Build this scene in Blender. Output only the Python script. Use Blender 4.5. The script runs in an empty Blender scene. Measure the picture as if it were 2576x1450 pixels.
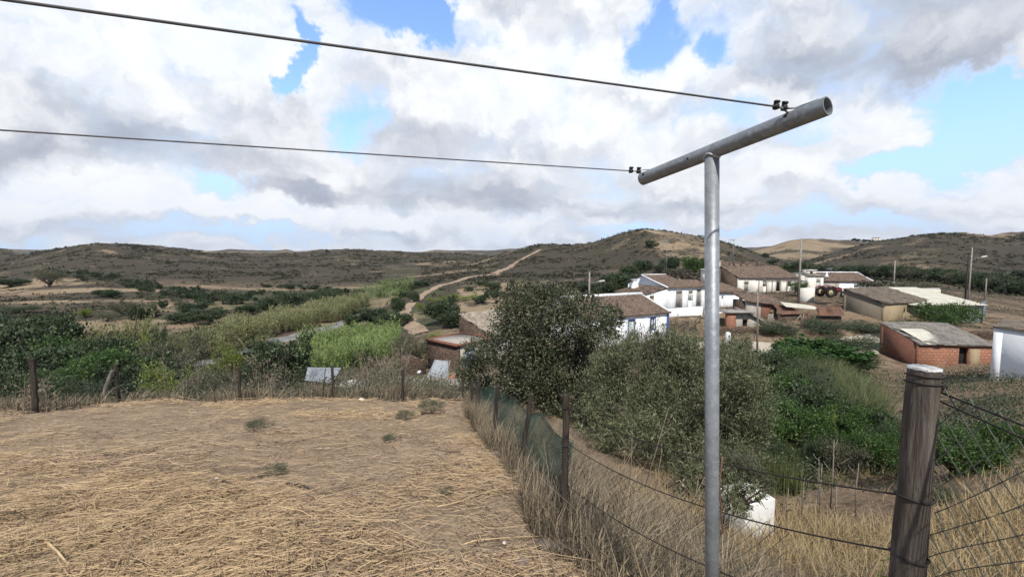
import bpy, math, random
import numpy as np
from mathutils import Vector
random.seed(7); RNG = np.random.default_rng(7)
SC = bpy.context.scene
COL = SC.collection
R = math.radians

# ------------------------------------------------------------------ camera
FPX = 1050.0            # focal length in units of a 2576 px wide frame
PITCH = math.atan(75 / FPX)
cam = bpy.data.cameras.new('camera'); camo = bpy.data.objects.new('camera', cam); COL.objects.link(camo)
cam.sensor_width = 36; cam.lens = 36 * FPX / 2576; cam.clip_start = 0.05; cam.clip_end = 20000
camo.location = (0, 0, 0); camo.rotation_euler = (R(90) - PITCH, 0, 0)
SC.camera = camo
SC.view_settings.view_transform = 'Standard'; SC.view_settings.look = 'None'
SC.view_settings.gamma = 1; SC.view_settings.exposure = 0.15
SC.cycles.max_bounces = 5; SC.cycles.diffuse_bounces = 3; SC.cycles.transmission_bounces = 3; SC.cycles.transparent_max_bounces = 4
SC.cycles.volume_bounces = 0

def ray(U, V):
    a = (U - 1288) / FPX; b = (725 - V) / FPX
    y = math.cos(PITCH) + math.sin(PITCH) * b; z = -math.sin(PITCH) + math.cos(PITCH) * b
    return a / y, z / y
def at(U, V, y):
    u, w = ray(U, V); return np.array((u * y, y, w * y))

# ------------------------------------------------------------------ node helpers
class NT:
    def __init__(s, tree): s.t = tree; s.n = tree.nodes; s.l = tree.links
    def new(s, typ, **kw):
        n = s.n.new(typ)
        for k, v in kw.items(): setattr(n, k, v)
        return n
    def put(s, sock, v):
        if isinstance(v, bpy.types.NodeSocket): s.l.new(v, sock)
        elif v is not None:
            try: sock.default_value = v
            except Exception: sock.default_value = tuple(v) + (1,)
    def math(s, op, a, b=None, c=None, clamp=False):
        n = s.new('ShaderNodeMath', operation=op, use_clamp=clamp)
        for i, v in enumerate((a, b, c)):
            if v is not None: s.put(n.inputs[i], v)
        return n.outputs[0]
    def vmath(s, op, a, b=None, c=None, out=0):
        n = s.new('ShaderNodeVectorMath', operation=op)
        for i, v in enumerate((a, b, c)):
            if v is not None: s.put(n.inputs[i], v)
        return n.outputs[out]
    def mix(s, f, a, b, blend='MIX'):
        n = s.new('ShaderNodeMix', data_type='RGBA', blend_type=blend)
        s.put(n.inputs[0], f)
        for i, v in ((6, a), (7, b)):
            s.put(n.inputs[i], v if isinstance(v, bpy.types.NodeSocket) else (tuple(v) + (1,))[:4])
        return n.outputs[2]
    def noise(s, vec, scale, detail=4, rough=.55, dist=0.0, out=0, dims='3D'):
        n = s.new('ShaderNodeTexNoise', noise_dimensions=dims)
        s.put(n.inputs['Vector'], vec)
        n.inputs['Scale'].default_value = scale; n.inputs['Detail'].default_value = detail
        n.inputs['Roughness'].default_value = rough; n.inputs['Distortion'].default_value = dist
        return n.outputs[out]
    def ramp(s, f, lo, hi, smooth=True, a=0.0, b=1.0):
        n = s.new('ShaderNodeMapRange', interpolation_type='SMOOTHSTEP' if smooth else 'LINEAR')
        s.put(n.inputs[0], f); n.inputs[1].default_value = lo; n.inputs[2].default_value = hi
        n.inputs[3].default_value = a; n.inputs[4].default_value = b
        return n.outputs[0]
    def sep(s, v):
        n = s.new('ShaderNodeSeparateXYZ'); s.put(n.inputs[0], v); return n.outputs
    def comb(s, x, y, z):
        n = s.new('ShaderNodeCombineXYZ')
        for i, v in enumerate((x, y, z)): s.put(n.inputs[i], v)
        return n.outputs[0]

# ------------------------------------------------------------------ sun and sky
SUN_EL, SUN_AZ = R(54), R(174)     # azimuth clockwise from +Y: behind the camera on the right
sl = bpy.data.lights.new('sun', 'SUN'); so = bpy.data.objects.new('sun', sl); COL.objects.link(so)
sl.energy = 4.6; sl.angle = R(0.8); sl.color = (1.0, 0.955, 0.88)
sdir = Vector((math.sin(SUN_AZ) * math.cos(SUN_EL), math.cos(SUN_AZ) * math.cos(SUN_EL), math.sin(SUN_EL)))
so.rotation_euler = sdir.to_track_quat('Z', 'Y').to_euler()

world = bpy.data.worlds.new('World'); SC.world = world; world.use_nodes = True
w = NT(world.node_tree); w.n.clear()
SKYS = 0.10
sky = w.new('ShaderNodeTexSky', sky_type='NISHITA'); sky.sun_disc = False
sky.sun_elevation = SUN_EL; sky.sun_rotation = SUN_AZ; sky.dust_density = 0.6; sky.ozone_density = 1.6
tc = w.new('ShaderNodeTexCoord'); dirv = w.vmath('NORMALIZE', tc.outputs['Generated'])
sx, sy, sz = w.sep(dirv)
az = w.math('ARCTAN2', sx, sy); el = w.math('ARCSINE', sz)
ae = w.comb(az, el, 0.0)
zz = w.math('ADD', w.math('MAXIMUM', sz, 0.0), 0.16)
pl = w.comb(w.math('DIVIDE', sx, zz), w.math('DIVIDE', sy, zz), 0.0)          # the cloud layer seen in perspective
warp = w.noise(pl, 1.1, 3, .5, out=1)
plw = w.vmath('ADD', pl, w.vmath('MULTIPLY', w.vmath('SUBTRACT', warp, (.5, .5, .5)), (.35, .35, 0)))
def blob(U, V, ru, rv, amp):
    a, b = ray(U, V)
    A = math.atan(a); E = math.atan2(b, math.hypot(a, 1))
    a2, b2 = ray(U + ru, V); a3, b3 = ray(U, V - rv)
    sa = abs(math.atan(a2) - A); se = abs(math.atan2(b3, math.hypot(a3, 1)) - E)
    q = w.vmath('MULTIPLY_ADD', aew, (1 / sa, 1 / se, 0), (-A / sa, -E / se, 0))
    return w.math('MULTIPLY', w.ramp(w.vmath('LENGTH', q, out=1), 1.25, 0.25), amp)
def total(bl):
    s = blob(*bl[0])
    for b in bl[1:]: s = w.math('ADD', s, blob(*b))
    return s
wob = w.noise(ae, 3.0, 8, .62, out=1)
wob2 = w.noise(ae, 13.0, 6, .6, out=1)
aew = w.vmath('ADD', ae, w.vmath('MULTIPLY', w.vmath('SUBTRACT', wob, (.5, .5, .5)), (.34, .22, 0)))
aew = w.vmath('ADD', aew, w.vmath('MULTIPLY', w.vmath('SUBTRACT', wob2, (.5, .5, .5)), (.11, .09, 0)))
gaps = total([(965, 30, 170, 100, 1.0), (742, 130, 34, 90, .8), (738, 215, 40, 50, .7), (905, 330, 95, 80, .5), (1080, 70, 60, 60, .6), (600, 465, 90, 42, .55),
              (1610, 120, 85, 105, .85), (2450, 300, 260, 135, 1.15), (2240, 405, 190, 48, .75), (1830, 310, 120, 55, .40),
              (1560, 585, 130, 36, .5), (60, 600, 220, 40, .45), (2080, 560, 320, 46, .38), (640, 590, 320, 30, .4), (1180, 90, 120, 60, .38), (2540, 190, 90, 70, .5), (1990, 330, 130, 46, .4), (1760, 160, 60, 45, .4), (1880, 590, 120, 30, .5)])
greys = total([(200, 290, 240, 80, .62), (520, 385, 360, 60, .62), (2250, 60, 600, 175, .9), (2480, 140, 330, 100, .5), (1180, 480, 330, 52, .75), (1900, 170, 280, 90, .55),
               (780, 470, 120, 38, .7), (10, 320, 110, 70, .55), (400, 585, 520, 36, .42), (1500, 520, 520, 36, .45), (2150, 505, 440, 50, .38), (1150, 370, 330, 70, .35), (2200, 590, 500, 26, .35), (1000, 590, 500, 24, .3), (620, 250, 240, 60, .25)])
lights = total([(560, 110, 300, 160, .55), (1330, 210, 260, 170, .55), (160, 120, 260, 110, .5), (150, 470, 240, 80, .55), (480, 510, 190, 50, .6), (900, 545, 250, 40, .45), (1720, 170, 130, 100, .7),
                (2400, 450, 260, 62, .55), (1950, 430, 230, 50, .35), (700, 530, 140, 45, .5), (820, 425, 80, 32, .45), (1250, 555, 120, 36, .4), (1480, 330, 220, 90, .3)])
low = w.ramp(el, .30, .05)
pv = w.vmath('MULTIPLY', aew, (1, 1.35, 1)); pv2 = w.vmath('MULTIPLY', aew, (1, 2.1, 1))
def puffs(off):
    a = w.noise(w.vmath('ADD', pv, off), 6.0, 6, .5, .1); b = w.noise(w.vmath('ADD', pv2, off), 10.0, 6, .52, .1)
    return w.math('ADD', w.math('MULTIPLY', a, w.math('SUBTRACT', 1.0, w.math('MULTIPLY', low, .7))), w.math('MULTIPLY', b, w.math('MULTIPLY', low, .7)))
puff = puffs((0, 0, 0)); puffu = puffs((.014, .045, 0))
n1 = w.noise(plw, 1.15, 9, .56)
dens = w.math('SUBTRACT', w.math('ADD', .60, w.math('MULTIPLY', w.math('SUBTRACT', n1, .5), .9)), gaps)
dens = w.math('ADD', dens, w.math('MULTIPLY', w.math('SUBTRACT', puff, .5), 1.3))
# unseen sky round the sun, behind and overhead, is cleared to weaken ambient light
clear = w.math('MAXIMUM', w.ramp(sy, .35, -.15), w.ramp(el, .62, .85))
dens = w.math('SUBTRACT', dens, w.math('MULTIPLY', clear, .62))
mask = w.ramp(dens, -.04, .52)
billow = w.math('MULTIPLY', w.math('SUBTRACT', puffu, puff), w.math('SUBTRACT', 2.5, w.math('MULTIPLY', low, 1.0)))
shade = w.math('ADD', w.math('ADD', w.math('SUBTRACT', .22, lights), billow), w.math('MULTIPLY', greys, .80))
shade = w.math('ADD', shade, w.math('MULTIPLY', w.math('SUBTRACT', n1, .5), .9))
shade = w.math('ADD', shade, w.math('MULTIPLY', w.math('SUBTRACT', puff, .5), -.5))
shade = w.ramp(shade, -.30, 1.25)
ccol = w.mix(shade, (.95, .965, .985), (.38, .415, .50))
thin = w.mix(w.ramp(dens, .04, .72), (.66, .78, .96), ccol)
hz_ = w.ramp(el, .16, .0, True, 0.0, .28)
thin = w.mix(hz_, thin, (.60, .70, .88))
ccol10 = w.vmath('MULTIPLY', thin, (1 / SKYS,) * 3)
blue = w.mix(clear, w.vmath('MULTIPLY', sky.outputs[0], (2.3, 2.55, 2.9)), w.vmath('MULTIPLY', sky.outputs[0], (1.2, 1.1, 1.05)))
lowb = w.mix(w.math('MULTIPLY', w.ramp(el, .02, .36, True, .85, 0.0), w.math('SUBTRACT', 1.0, clear)), blue, (.46 / SKYS, .66 / SKYS, .98 / SKYS))
skyc = w.mix(mask, lowb, ccol10)
bg = w.new('ShaderNodeBackground'); w.put(bg.inputs[0], skyc); bg.inputs[1].default_value = SKYS
wo = w.new('ShaderNodeOutputWorld'); w.l.new(bg.outputs[0], wo.inputs[0])
world.cycles.sampling_method = 'MANUAL'; world.cycles.sample_map_resolution = 512

# ------------------------------------------------------------------ mesh helpers
class MB:
    def __init__(s): s.v = []; s.f = []; s.n = 0
    def add(s, v, f):
        v = np.asarray(v, float).reshape(-1, 3); f = np.asarray(f, int)
        s.v.append(v); s.f.append(f + s.n); s.n += len(v); return s
    def addl(s, v, fl):
        by = {}
        for f in fl: by.setdefault(len(f), []).append(f)
        v = np.asarray(v, float).reshape(-1, 3); s.v.append(v)
        for f in by.values(): s.f.append(np.asarray(f, int) + s.n)
        s.n += len(v); return s
    def box(s, lo, hi, M=None):
        x0, y0, z0 = lo; x1, y1, z1 = hi
        v = np.array([(x0, y0, z0), (x1, y0, z0), (x1, y1, z0), (x0, y1, z0), (x0, y0, z1), (x1, y0, z1), (x1, y1, z1), (x0, y1, z1)], float)
        if M is not None: v = v @ M[:3, :3].T + M[:3, 3]
        return s.add(v, [(3, 2, 1, 0), (4, 5, 6, 7), (0, 1, 5, 4), (1, 2, 6, 5), (2, 3, 7, 6), (3, 0, 4, 7)])
    def tube(s, pts, rad, sides=6, cap=True):
        pts = np.asarray(pts, float); n = len(pts); rad = np.broadcast_to(np.asarray(rad, float), (n,))
        d = np.gradient(pts, axis=0); d /= np.linalg.norm(d, axis=1)[:, None] + 1e-12
        ref = np.array((0, 0, 1.0)) if abs(d[0][2]) < .9 else np.array((1.0, 0, 0))
        a = np.cross(d, ref); a /= np.linalg.norm(a, axis=1)[:, None] + 1e-12
        b = np.cross(d, a); th = np.arange(sides) * 2 * math.pi / sides
        v = pts[:, None] + rad[:, None, None] * (np.cos(th)[None, :, None] * a[:, None] + np.sin(th)[None, :, None] * b[:, None])
        i = np.arange(n - 1)[:, None] * sides; j = np.arange(sides)[None]; k = (j + 1) % sides
        f = np.stack([i + j, i + sides + j, i + sides + k, i + k], -1).reshape(-1, 4)
        base = s.n; s.add(v.reshape(-1, 3), f)
        if cap:
            s.f.append(np.arange(sides)[None] + base); s.f.append(np.arange(sides)[None, ::-1] + base + (n - 1) * sides)
        return s
    def bar(s, a, b, r, sides=6): return s.tube([a, b], [r, r], sides)
    def mesh(s, name, smooth=False):
        me = bpy.data.meshes.new(name); v = np.concatenate(s.v)
        li = np.concatenate([f.reshape(-1) for f in s.f]); lt = np.concatenate([np.full(len(f), f.shape[1]) for f in s.f])
        me.vertices.add(len(v)); me.vertices.foreach_set('co', v.astype(np.float32).reshape(-1))
        me.loops.add(len(li)); me.loops.foreach_set('vertex_index', li.astype(np.int32))
        me.polygons.add(len(lt)); ls = np.concatenate([[0], np.cumsum(lt)[:-1]])
        me.polygons.foreach_set('loop_start', ls.astype(np.int32))
        if smooth: me.polygons.foreach_set('use_smooth', np.ones(len(lt), bool))
        me.update(calc_edges=True); return me
    def build(s, name, m, parent=None, smooth=False, loc=None):
        return link(name, s.mesh(name, smooth), m, parent, loc)
def link(name, me, m, parent=None, loc=None):
    if m is not None and not me.materials: me.materials.append(m)
    o = bpy.data.objects.new(name, me); COL.objects.link(o)
    if parent is not None: o.parent = parent
    if loc is not None: o.location = loc
    return o
def tag(o, label=None, cat=None, group=None, kind=None):
    if label: o['label'] = label
    if cat: o['category'] = cat
    if group: o['group'] = group
    if kind: o['kind'] = kind
    return o
def empty(name, loc, rz=0.0, label=None, cat=None, group=None):
    o = bpy.data.objects.new(name, None); COL.objects.link(o); o.empty_display_size = .2
    o.location = loc; o.rotation_euler = (0, 0, rz)
    return tag(o, label, cat, group)
def copy_tree(o, parent=None):
    c = o.copy(); COL.objects.link(c); c.parent = parent
    for ch in list(o.children): copy_tree(ch, c)
    return c

# ------------------------------------------------------------------ numpy noise
def _h(i, j, s):
    n = (i * 374761393 + j * 668265263 + s * 1442695041) & 0xffffffff
    n = ((n ^ (n >> 13)) * 1274126177) & 0xffffffff
    return ((n ^ (n >> 16)) & 0xffff) / 65535.0
def vn(x, y, s=0):
    x = np.asarray(x, float); y = np.asarray(y, float)
    i = np.floor(x).astype(np.int64); j = np.floor(y).astype(np.int64); fx = x - i; fy = y - j
    fx = fx * fx * (3 - 2 * fx); fy = fy * fy * (3 - 2 * fy)
    return (_h(i, j, s) * (1 - fx) + _h(i + 1, j, s) * fx) * (1 - fy) + (_h(i, j + 1, s) * (1 - fx) + _h(i + 1, j + 1, s) * fx) * fy
def fbm(x, y, s=0, o=4, g=.5):
    t = 0; a = 1; n = 0
    for k in range(o): t = t + a * vn(x * 2 ** k, y * 2 ** k, s + k * 17); n += a; a *= g
    return t / n
def sstep(a, b, x):
    t = np.clip((np.asarray(x, float) - a) / (b - a), 0, 1); return t * t * (3 - 2 * t)

# ------------------------------------------------------------------ terrain
def plane(x, y): return -1.6 - .22 * y - .02 * x
NU, NL = 860, 400
UU = np.linspace(-1288 * 2.05, 1288 * 2.05, NU) / FPX
LY = np.linspace(math.log(.8), math.log(7000), NL)
YY = np.exp(LY)
# valley floor: ground height at chosen distances, column by column across the view (columns in frame units)
PF = 'p'
BASE = {
 -900: [(9, PF), (13, -5.0), (17, -6.2), (22, -7.6), (28, -9), (36, -10.5), (48, -11.8), (65, -12.4), (90, -12.8), (200, -13), (7000, -13)],
 0:    [(8.9, PF), (10, -3.9), (13.5, -5.6), (17, -6.9), (22, -8.4), (28, -9.8), (36, -11), (48, -12), (65, -12.4), (90, -12.8), (200, -13), (7000, -13)],
 300:  [(11.4, PF), (13.5, -5.0), (17, -6.4), (22, -8), (28, -9.6), (36, -11), (48, -12.1), (65, -12.4), (90, -12.8), (200, -13), (7000, -13)],
 600:  [(11.9, PF), (13.5, -4.9), (17, -6.0), (22, -7.5), (28, -9.2), (36, -11), (48, -12.2), (65, -12.4), (90, -12.6), (130, -13), (200, -13.5), (7000, -13)],
 850:  [(12.6, PF), (17, -5.6), (20, -6.1), (24, -6.9), (28, -8), (36, -10.2), (48, -11.7), (65, -12.3), (90, -12.6), (130, -13), (200, -13.5), (7000, -13)],
 1060: [(13, PF), (17, -5.5), (22, -6.6), (28, -8), (36, -9), (48, -9.4), (65, -9.4), (90, -9.3), (130, -9), (200, -9), (7000, -9)],
 1170: [(13, PF), (17, -5.6), (22, -6.7), (28, -8.1), (36, -8.6), (48, -8.7), (65, -8.7), (90, -8.3), (130, -7.5), (200, -6), (7000, -6)],
 1300: [(6, PF), (9, -3.9), (13.5, -5.2), (17, -6), (22, -7), (28, -7.9), (36, -8.4), (48, -8.5), (65, -8.3), (90, -8), (130, -7.5), (200, -5), (7000, -5)],
 1500: [(3.2, PF), (6, -3.4), (9, -4.5), (13.5, -5.8), (17, -6.6), (22, -7.4), (28, -8), (36, -8.3), (42, -8.3), (48, -7.3), (65, -6), (90, -5.5), (130, -5), (200, -3), (7000, -3)],
 1700: [(2, PF), (3, -2.6), (6, -3.9), (9, -5), (13.5, -6.2), (17, -6.9), (22, -7.6), (28, -8.1), (36, -8.3), (42, -8.2), (48, -6.4), (52, -6.0), (65, -5.6), (90, -5), (130, -4), (200, -3), (7000, -3)],
 2000: [(1.6, PF), (3, -2.8), (6, -4.2), (9, -5.3), (13.5, -6.4), (17, -7.1), (22, -7.7), (28, -8.2), (35, -8.3), (38.5, -8.2), (41, -7.3), (48, -6.2), (65, -5.2), (90, -4.8), (130, -5), (200, -5), (7000, -5)],
 2300: [(1.5, PF), (3, -2.7), (6, -4.0), (9, -5.1), (13.5, -6.2), (17, -7), (22, -7.8), (28, -8.6), (35, -9), (39, -8.6), (43, -7.5), (48, -7), (54, -5.2), (65, -5.2), (90, -5), (130, -6), (200, -6), (7000, -6)],
 2576: [(1.3, PF), (3, -2.5), (6, -3.4), (9, -4.3), (13.5, -5.3), (17, -5.9), (22, -6.5), (28, -7.6), (34, -8.6), (43, -7.6), (48, -7.3), (65, -7), (90, -7), (200, -7), (7000, -7)],
 3200: [(1.5, PF), (3, -2.3), (6, -3), (9, -3.6), (13.5, -4.4), (22, -5.6), (34, -7), (65, -7), (200, -7), (7000, -7)],
}
cu = np.array([(k - 1288) / FPX for k in BASE]); ct = []
for k, prof in BASE.items():
    u = (k - 1288) / FPX; yy = [.8]; zz_ = [plane(.8 * u, .8)]
    for y, z in prof:
        yy.append(y); zz_.append(plane(u * y, y) if z == PF else z)
    y0 = prof[0][0]
    col = np.interp(LY, np.log(yy), zz_)
    col = np.where(YY <= y0, plane(u * YY, YY), col)
    ct.append(col)
ct = np.array(ct)
idx = np.clip(np.searchsorted(cu, UU) - 1, 0, len(cu) - 2)
tt = np.clip((UU - cu[idx]) / (cu[idx + 1] - cu[idx]), 0, 1)
ZB = ct[idx] * (1 - tt)[:, None] + ct[idx + 1] * tt[:, None]
def smooth(Z, k, ax):
    ker = np.hanning(k + 2)[1:-1]; ker /= ker.sum(); p = [(0, 0), (0, 0)]; p[ax] = (k // 2, k // 2)
    Zp = np.pad(Z, p, mode='edge'); return np.apply_along_axis(lambda r: np.convolve(r, ker, 'valid'), ax, Zp)
ZB = smooth(smooth(ZB, 7, 1), 45, 0)
UG, LG = np.meshgrid(UU, LY, indexing='ij'); YG = np.exp(LG); XG = UG * YG
UPX = UG * FPX + 1288
# keep the mown field an even slope
# ridges: skyline (frame units) of each hill at its distance
def ridge(pts, yi, wf, wb, foot, lo=None, hi=None):
    us = np.array([p[0] for p in pts], float); vs = np.array([p[1] for p in pts], float)
    wv = np.interp(UPX, us, vs)
    k = 7
    yv = yi(UPX) if callable(yi) else np.full_like(UPX, yi)
    b = (725 - wv) / FPX
    zr = (-math.sin(PITCH) + math.cos(PITCH) * b) / (math.cos(PITCH) + math.sin(PITCH) * b) * yv
    d = YG - yv
    g = np.where(d < 0, np.exp(-(d / (wf * yv)) ** 2), np.exp(-(d / (wb * yv)) ** 2))
    return foot + (zr - foot) * g
SKY1 = [(-900, 600), (-300, 640), (0, 655), (60, 640), (125, 625), (200, 612), (250, 606), (300, 608), (375, 614.5), (450, 621), (525, 629.5), (644, 637), (744, 636), (794, 631), (844, 626.5), (894, 626), (944, 630),
        (1006, 629), (1069, 634.5), (1144, 636), (1219, 642), (1288, 650), (1400, 680), (1600, 720), (3500, 720)]
SKY2 = [(-900, 790), (900, 790), (1000, 760), (1100, 710), (1160, 672), (1219, 650), (1288, 633), (1352, 615), (1402, 612), (1440, 613), (1492, 606), (1540, 588), (1570, 579), (1620, 570), (1660, 573), (1702, 580), (1770, 591), (1815, 605),
        (1852, 617), (1902, 636), (1960, 652), (2050, 668), (2200, 700), (3500, 700)]
SKY3 = [(-900, 720), (1900, 720), (1980, 672), (2057, 648), (2120, 628), (2182, 609), (2232, 601), (2294, 591), (2370, 581), (2407, 581), (2482, 588), (2530, 592), (2700, 570), (3500, 560)]
SKY4 = [(-900, 700), (1800, 700), (1860, 640), (1932, 620), (1982, 606), (2032, 602), (2107, 606), (2197, 606), (2350, 600), (2482, 590), (2507, 583), (2576, 577), (3500, 560)]
SKY0 = [(-900, 600), (0, 621), (25, 623), (45, 633), (80, 642), (140, 665), (300, 700), (3500, 700)]
SKY5 = [(-900, 615), (-200, 622), (300, 632), (540, 631), (580, 626), (640, 629), (700, 630), (723, 626), (745, 632), (780, 630), (810, 626), (850, 632), (1060, 634), (1095, 628), (1140, 630), (1180, 629), (1230, 630), (1288, 625), (1310, 626), (1400, 632), (1900, 622), (2000, 614), (2576, 600), (3500, 600)]
hills = [ridge(SKY1, lambda U: np.interp(U, [-500, 250, 850, 1300], [330, 380, 520, 520]), .42, .35, -14),
         ridge(SKY2, lambda U: np.interp(U, [1000, 1300, 1620, 1900], [420, 380, 270, 240]), .42, .3, -12),
         ridge(SKY3, 360, .42, .3, -12), ridge(SKY4, 760, .3, .3, -14), ridge(SKY0, 620, .3, .3, -14), ridge(SKY5, 2600, .25, .25, -16)]
def smax(a, b, k):
    h = np.clip(.5 + .5 * (a - b) / k, 0, 1); return b * (1 - h) + a * h + k * h * (1 - h)
ZT = ZB.copy()
far = sstep(90, 180, YG)
for hh in hills: ZT = np.where(far > 0, smax(ZT, hh, 1.2 + .002 * YG), ZT)
# gullies and lumps, stronger on the hills
el_ = np.clip(ZT - ZB, 0, 60)
gul = np.abs(fbm(XG / 95 + 3, YG / 120 + 9, 5, 4) - .5) * 2
gul2 = fbm(XG / 28, YG / 36, 9, 4)
ZT = ZT - el_ * .20 * (.45 - gul) * sstep(110, 220, YG) * (YG < 1500) + (gul2 - .5) * np.clip(el_ * .10, 0, 2.6)
ZT += (fbm(XG / 6, YG / 6, 21, 3) - .5) * .5 * sstep(13, 30, YG)
ZT += (fbm(XG / .9, YG / .9, 31, 4) - .5) * .20 * (1 - .5 * sstep(10, 20, YG)) + (fbm(XG / .16, YG / .16, 33, 2) - .5) * .03 * (YG < 8)
def hgt(x, y):
    x = np.asarray(x, float); y = np.asarray(y, float); ys = np.maximum(y, .81)
    fu = np.clip((x / ys - UU[0]) / (UU[1] - UU[0]), 0, NU - 1.001); fl = np.clip((np.log(ys) - LY[0]) / (LY[1] - LY[0]), 0, NL - 1.001)
    i = fu.astype(int); j = fl.astype(int); a = fu - i; b = fl - j
    return (ZT[i, j] * (1 - a) + ZT[i + 1, j] * a) * (1 - b) + (ZT[i, j + 1] * (1 - a) + ZT[i + 1, j + 1] * a) * b
def on(x, y, dz=0.0): return np.array((x, y, float(hgt(x, y)) + dz))
def onU(U, y, dz=0.0): return on((U - 1288) / FPX * y, y, dz)
_ys = np.exp(np.linspace(math.log(1.0), math.log(4000), 2600))
def hit(U, V, ymin=1.0):
    u, wv = ray(U, V); ys = _ys[_ys >= ymin]
    below = wv * ys < hgt(u * ys, ys)
    k = int(np.argmax(below)) if below.any() else len(ys) - 1
    return on(u * ys[k], ys[k])
# ------------------------------------------------------------------ materials
MATS = {}
def mat(name, c1, c2=None, scale=4.0, rough=.85, c3=None, stretch=(1, 1, 1), bump=0.0, bscale=None, island=False, transl=0.0, metal=0.0, lo=.35, hi=.65, spec=.3, detail=5):
    if name in MATS: return MATS[name]
    m = bpy.data.materials.new(name); m.use_nodes = True; t = NT(m.node_tree); t.n.clear()
    c2 = c2 or c1
    tcn = t.new('ShaderNodeTexCoord'); vec = t.vmath('MULTIPLY', tcn.outputs['Object'], stretch)
    if island:
        g = t.new('ShaderNodeNewGeometry'); f = g.outputs['Random Per Island']
        col = t.mix(f, c1, c2)
        if c3: col = t.mix(t.ramp(t.math('FRACT', t.math('MULTIPLY', f, 7.31)), lo, hi), col, c3)
    else:
        f = t.ramp(t.noise(vec, scale, detail, .6), lo, hi)
        col = t.mix(f, c1, c2)
        if c3: col = t.mix(t.ramp(t.noise(vec, scale * 5.3, 4, .6), .45, .75), col, c3)
    p = t.new('ShaderNodeBsdfPrincipled'); t.put(p.inputs['Base Color'], col)
    p.inputs['Roughness'].default_value = rough; p.inputs['Metallic'].default_value = metal
    p.inputs['Specular IOR Level'].default_value = spec
    if bump:
        b = t.new('ShaderNodeBump'); b.inputs['Strength'].default_value = bump; b.inputs['Distance'].default_value = .05
        t.put(b.inputs['Height'], t.noise(vec, bscale or scale * 3, 6, .65)); t.l.new(b.outputs[0], p.inputs['Normal'])
    sh = p.outputs[0]
    if transl:
        tr = t.new('ShaderNodeBsdfTranslucent'); t.put(tr.inputs[0], t.mix(.5, col, (.25, .32, .06)) if False else col)
        mx = t.new('ShaderNodeMixShader'); mx.inputs[0].default_value = transl
        t.l.new(sh, mx.inputs[1]); t.l.new(tr.outputs[0], mx.inputs[2]); sh = mx.outputs[0]
    o = t.new('ShaderNodeOutputMaterial'); t.l.new(sh, o.inputs[0])
    MATS[name] = m; return m
def plaster(name, base, dirt, amount=.5, streak=.5):
    m = bpy.data.materials.new(name); m.use_nodes = True; t = NT(m.node_tree); t.n.clear(); MATS[name] = m
    tcn = t.new('ShaderNodeTexCoord'); v = tcn.outputs['Object']
    a = t.noise(v, .9, 6, .62); b = t.noise(t.vmath('MULTIPLY', v, (3.2, 3.2, .35)), 1.2, 5, .6)
    f = t.math('ADD', t.math('MULTIPLY', t.ramp(a, .5, .75), amount), t.math('MULTIPLY', t.ramp(b, .52, .8), streak), clamp=True)
    col = t.mix(f, base, dirt); col = t.mix(t.ramp(t.noise(v, 7, 4, .6), .62, .72, True, 0, amount * .7), col, tuple(x * .75 for x in dirt))
    p = t.new('ShaderNodeBsdfPrincipled'); t.put(p.inputs['Base Color'], col); p.inputs['Roughness'].default_value = .9; p.inputs['Specular IOR Level'].default_value = .2
    bm = t.new('ShaderNodeBump'); bm.inputs['Strength'].default_value = .35; bm.inputs['Distance'].default_value = .04
    t.put(bm.inputs['Height'], t.noise(v, 3.5, 6, .6)); t.l.new(bm.outputs[0], p.inputs['Normal'])
    o = t.new('ShaderNodeOutputMaterial'); t.l.new(p.outputs[0], o.inputs[0]); return m
def bricky(name, c1, c2, mortar, bw=.3, bh=.2, ms=.012, patch=None, amount=.5):
    m = bpy.data.materials.new(name); m.use_nodes = True; t = NT(m.node_tree); t.n.clear(); MATS[name] = m
    tcn = t.new('ShaderNodeTexCoord'); x, y, z = t.sep(tcn.outputs['Object'])
    n = t.noise(tcn.outputs['Object'], 2.0, 4, .6)
    vec = t.comb(t.math('ADD', t.math('ADD', x, y), t.math('MULTIPLY', n, .05)), t.math('ADD', z, t.math('MULTIPLY', n, .04)), 0)
    br = t.new('ShaderNodeTexBrick'); t.put(br.inputs['Vector'], vec); br.inputs['Scale'].default_value = 1
    t.put(br.inputs['Color1'], c1); t.put(br.inputs['Color2'], c2); t.put(br.inputs['Mortar'], mortar)
    br.inputs['Mortar Size'].default_value = ms; br.inputs['Brick Width'].default_value = bw; br.inputs['Row Height'].default_value = bh; br.inputs['Mortar Smooth'].default_value = .3
    col = t.mix(t.ramp(t.noise(tcn.outputs['Object'], 5, 6, .65), .35, .75, True, 0, .6), br.outputs[0], tuple(c * .5 for c in c1))
    if patch: col = t.mix(t.ramp(t.noise(tcn.outputs['Object'], 1.1, 5, .6), .56, .62, True, 0, amount), col, patch)
    p = t.new('ShaderNodeBsdfPrincipled'); t.put(p.inputs['Base Color'], col); p.inputs['Roughness'].default_value = .9; p.inputs['Specular IOR Level'].default_value = .2
    bm = t.new('ShaderNodeBump'); bm.inputs['Strength'].default_value = .6; bm.inputs['Distance'].default_value = .03; bm.invert = True
    t.put(bm.inputs['Height'], br.outputs[1]); t.l.new(bm.outputs[0], p.inputs['Normal'])
    o = t.new('ShaderNodeOutputMaterial'); t.l.new(p.outputs[0], o.inputs[0]); return m
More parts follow.
